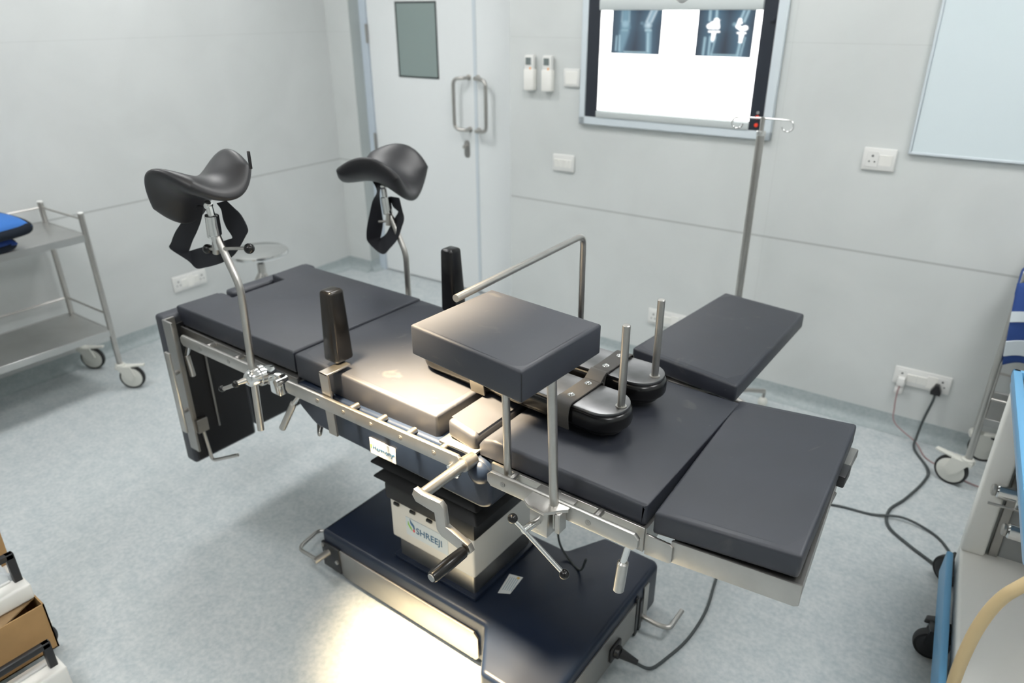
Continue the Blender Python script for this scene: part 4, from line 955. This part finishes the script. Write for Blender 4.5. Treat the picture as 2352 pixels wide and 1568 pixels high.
single('plastic_bag', bag, POLY, 'crumpled clear plastic bag on the case over the cardboard box', 'bag', (-2.0, .28, .32), ang=80)
dl = thing('equipment_dolly', 'low wheeled dolly carrying the cardboard box at the lower left', 'dolly', T(-2.1, .2, 0))
build('deck', B().box(-2.42, -1.885, -.05, .392, .088, .105, .004, 2), OFFWHITE, dl)
for p, a in (((-2.035, .372), .95), ((-1.94, -.01), 3.0), ((-2.38, .36), .8), ((-2.38, -.01), .2)): castor(dl, p[0], p[1], .090, a, .046, .020, True)

# ------------------------------------------------------------------ plugs and cords
pg = B().prism([(-.030, .236), (.0, .236), (.004, .246), (-.010, .272), (-.020, .272), (-.034, .246)], 'xz', yw - .05, yw - .0135, .004, 2)
S = ROOM
t = thing('power_cord', 'thick dark grey cord with a black plug, looping from the wall socket across the floor', 'cord', ROOM @ T(-.02, yw - .03, .25))
build('plug', B().prism([(-.058, .232), (-.022, .232), (-.020, .246), (-.033, .276), (-.047, .276), (-.060, .246)], 'xz', yw - .048, yw - .0137, .005, 2), BLACK, t, ROOM)
RI = ROOM
def rp(x, y, z): return ROOM @ Vector((x, y, z))
path = [rp(-.040, yw - .034, .236), rp(-.042, yw - .045, .20), rp(-.055, yw - .055, .12), rp(-.062, yw - .075, .04), (-.150, 3.05, .007), (-.080, 2.922, .0055), (-.078, 2.82, .0055), (-.115, 2.66, .0055), (-.150, 2.55, .0055), (-.135, 2.45, .0055), (-.06, 2.385, .0055), (.02, 2.335, .0055), (.06, 2.30, .010), (.11, 2.25, .03), (.135, 2.17, .12)]
build('cable', B().tube(smooth(path, 8), .0055, 10), CABLE, t, ang=80)
t = thing('power_cord', 'dark grey cord running from the table base across the floor to the machine', 'cord', T(-.62, 1.35, .05))
build('plug', B().cyl((-.650, 1.335, .062), (-.620, 1.340, .060), .019, bev=.003).cyl((-.622, 1.340, .060), (-.575, 1.355, .040), .015, .008).box(-.640, -.632, 1.308, 1.368, .038, .086, .003, 1), BLACK, t)
path = [(-.600, 1.347, .052), (-.575, 1.356, .034), (-.545, 1.385, .010), (-.525, 1.45, .0052), (-.505, 1.55, .0050), (-.505, 1.68, .0050), (-.530, 1.82, .0050), (-.555, 1.98, .0050), (-.53, 2.20, .0050), (-.43, 2.40, .0050), (-.317, 2.462, .0050), (-.20, 2.485, .0050), (-.10, 2.515, .0165), (0, 2.50, .0052), (.055, 2.44, .0052), (.09, 2.36, .0052), (.15, 2.24, .03), (.16, 2.13, .11)]
build('cable', B().tube(smooth(path, 8), .0045, 10), CABLE, t, ang=80)
t = thing('charger_cable', 'thin pinkish cable with a white plug, hanging from the wall socket', 'cord', ROOM @ T(-.17, yw - .03, .25))
build('plug', B().box(-.188, -.158, yw - .045, yw - .0137, .232, .272, .005, 2), WHITE, t, ROOM)
build('adaptor', B().box(-.190, -.160, yw - .040, yw - .001, .196, .228, .004, 2), WHITE, t, ROOM)
path = [rp(-.174, yw - .043, .236), rp(-.176, yw - .05, .20), rp(-.172, yw - .055, .14), rp(-.155, yw - .065, .07), (-.155, 3.09, .018), (-.10, 3.01, .0035), (-.02, 2.965, .0035), (.06, 2.92, .0035), (.20, 2.90, .0035)]
build('cable', B().tube(smooth(path, 8), .0030, 8), PINK, t, ang=80)

# ------------------------------------------------------------------ operating lamps
def lamp(cx, cy, z, aim, lab, arm_to, rad=.27):
    c = Vector((cx, cy, z)); d = (Vector(aim) - c).normalized()
    t = thing('surgical_lamp', lab, 'surgical lamp', T(cx, cy, z), 'ceiling surgical lamps')
    build('dome', B().lathe([(.02, -.17), (.09, -.165), (.17, -.13), (.235, -.075), (rad, -.01), (rad, .008), (rad - .012, .012), (rad - .02, .004), (.05, -.002), (.02, -.002)], c, d, 48), LAMPW, t)
    l = B()
    for k in range(6):
        a = k * PI / 3; k0 = Vector((1, 0, 0)); x = d.cross(k0).normalized(); y = d.cross(x)
        q = c + (x * math.cos(a) + y * math.sin(a)) * .165; l.cyl(q + d * .004, q + d * .010, .058)
    build('lens', l, LENS if 'near' in lab else POLY, t)
    build('handle', B().lathe([(.016, -.002), (.020, .03), (.022, .09), (.016, .115), (.004, .122)], c, d, 24), LAMPW, t)
    e = c - d * .165; m = Vector((arm_to[0], arm_to[1], ZC))
    build('arm', B().tube([e, e - d * .06, (arm_to[0], arm_to[1], ZC - .35), m], .02, 14, .08), LAMPW, t)
    build('ceiling_flange', B().cyl(m - Vector((0, 0, .03)), m, .09), LAMPW, t)
lamp(-1.30, .80, 2.18, (-1.06, 1.05, .85), 'near surgical lamp shining down on the table', (-1.9, .6))
lamp(-.905, 2.0, 1.832, (-.905, 2.0, 0), 'far surgical lamp hanging before the x-ray viewer', (-1.3, 1.9), .27)
ld = bpy.data.lights.new('surgical_lamp_beam', 'SPOT'); lo = bpy.data.objects.new('surgical_lamp_beam', ld); COL.objects.link(lo)
c = Vector((-1.30, .80, 2.18)); d = (Vector((-1.06, 1.05, .85)) - c).normalized()
lo.location = c + d * .135; lo.rotation_euler = d.to_track_quat('-Z', 'Y').to_euler()
ld.energy = 2500; ld.color = (1, .76, .45); ld.shadow_soft_size = .15; ld.spot_size = math.radians(30); ld.spot_blend = 1.0

# ------------------------------------------------------------------ world and view
w = bpy.data.worlds.new('world'); SC.world = w; w.use_nodes = True
w.node_tree.nodes['Background'].inputs[0].default_value = (.5, .55, .58, 1); w.node_tree.nodes['Background'].inputs[1].default_value = .05
SC.view_settings.view_transform = 'Standard'; SC.view_settings.look = 'None'; SC.view_settings.gamma = 1; SC.view_settings.exposure = 0
SC.view_settings.use_curve_mapping = False
SC.cycles.use_denoising = True
SC.cycles.max_bounces = 8; SC.cycles.sample_clamp_indirect = 6
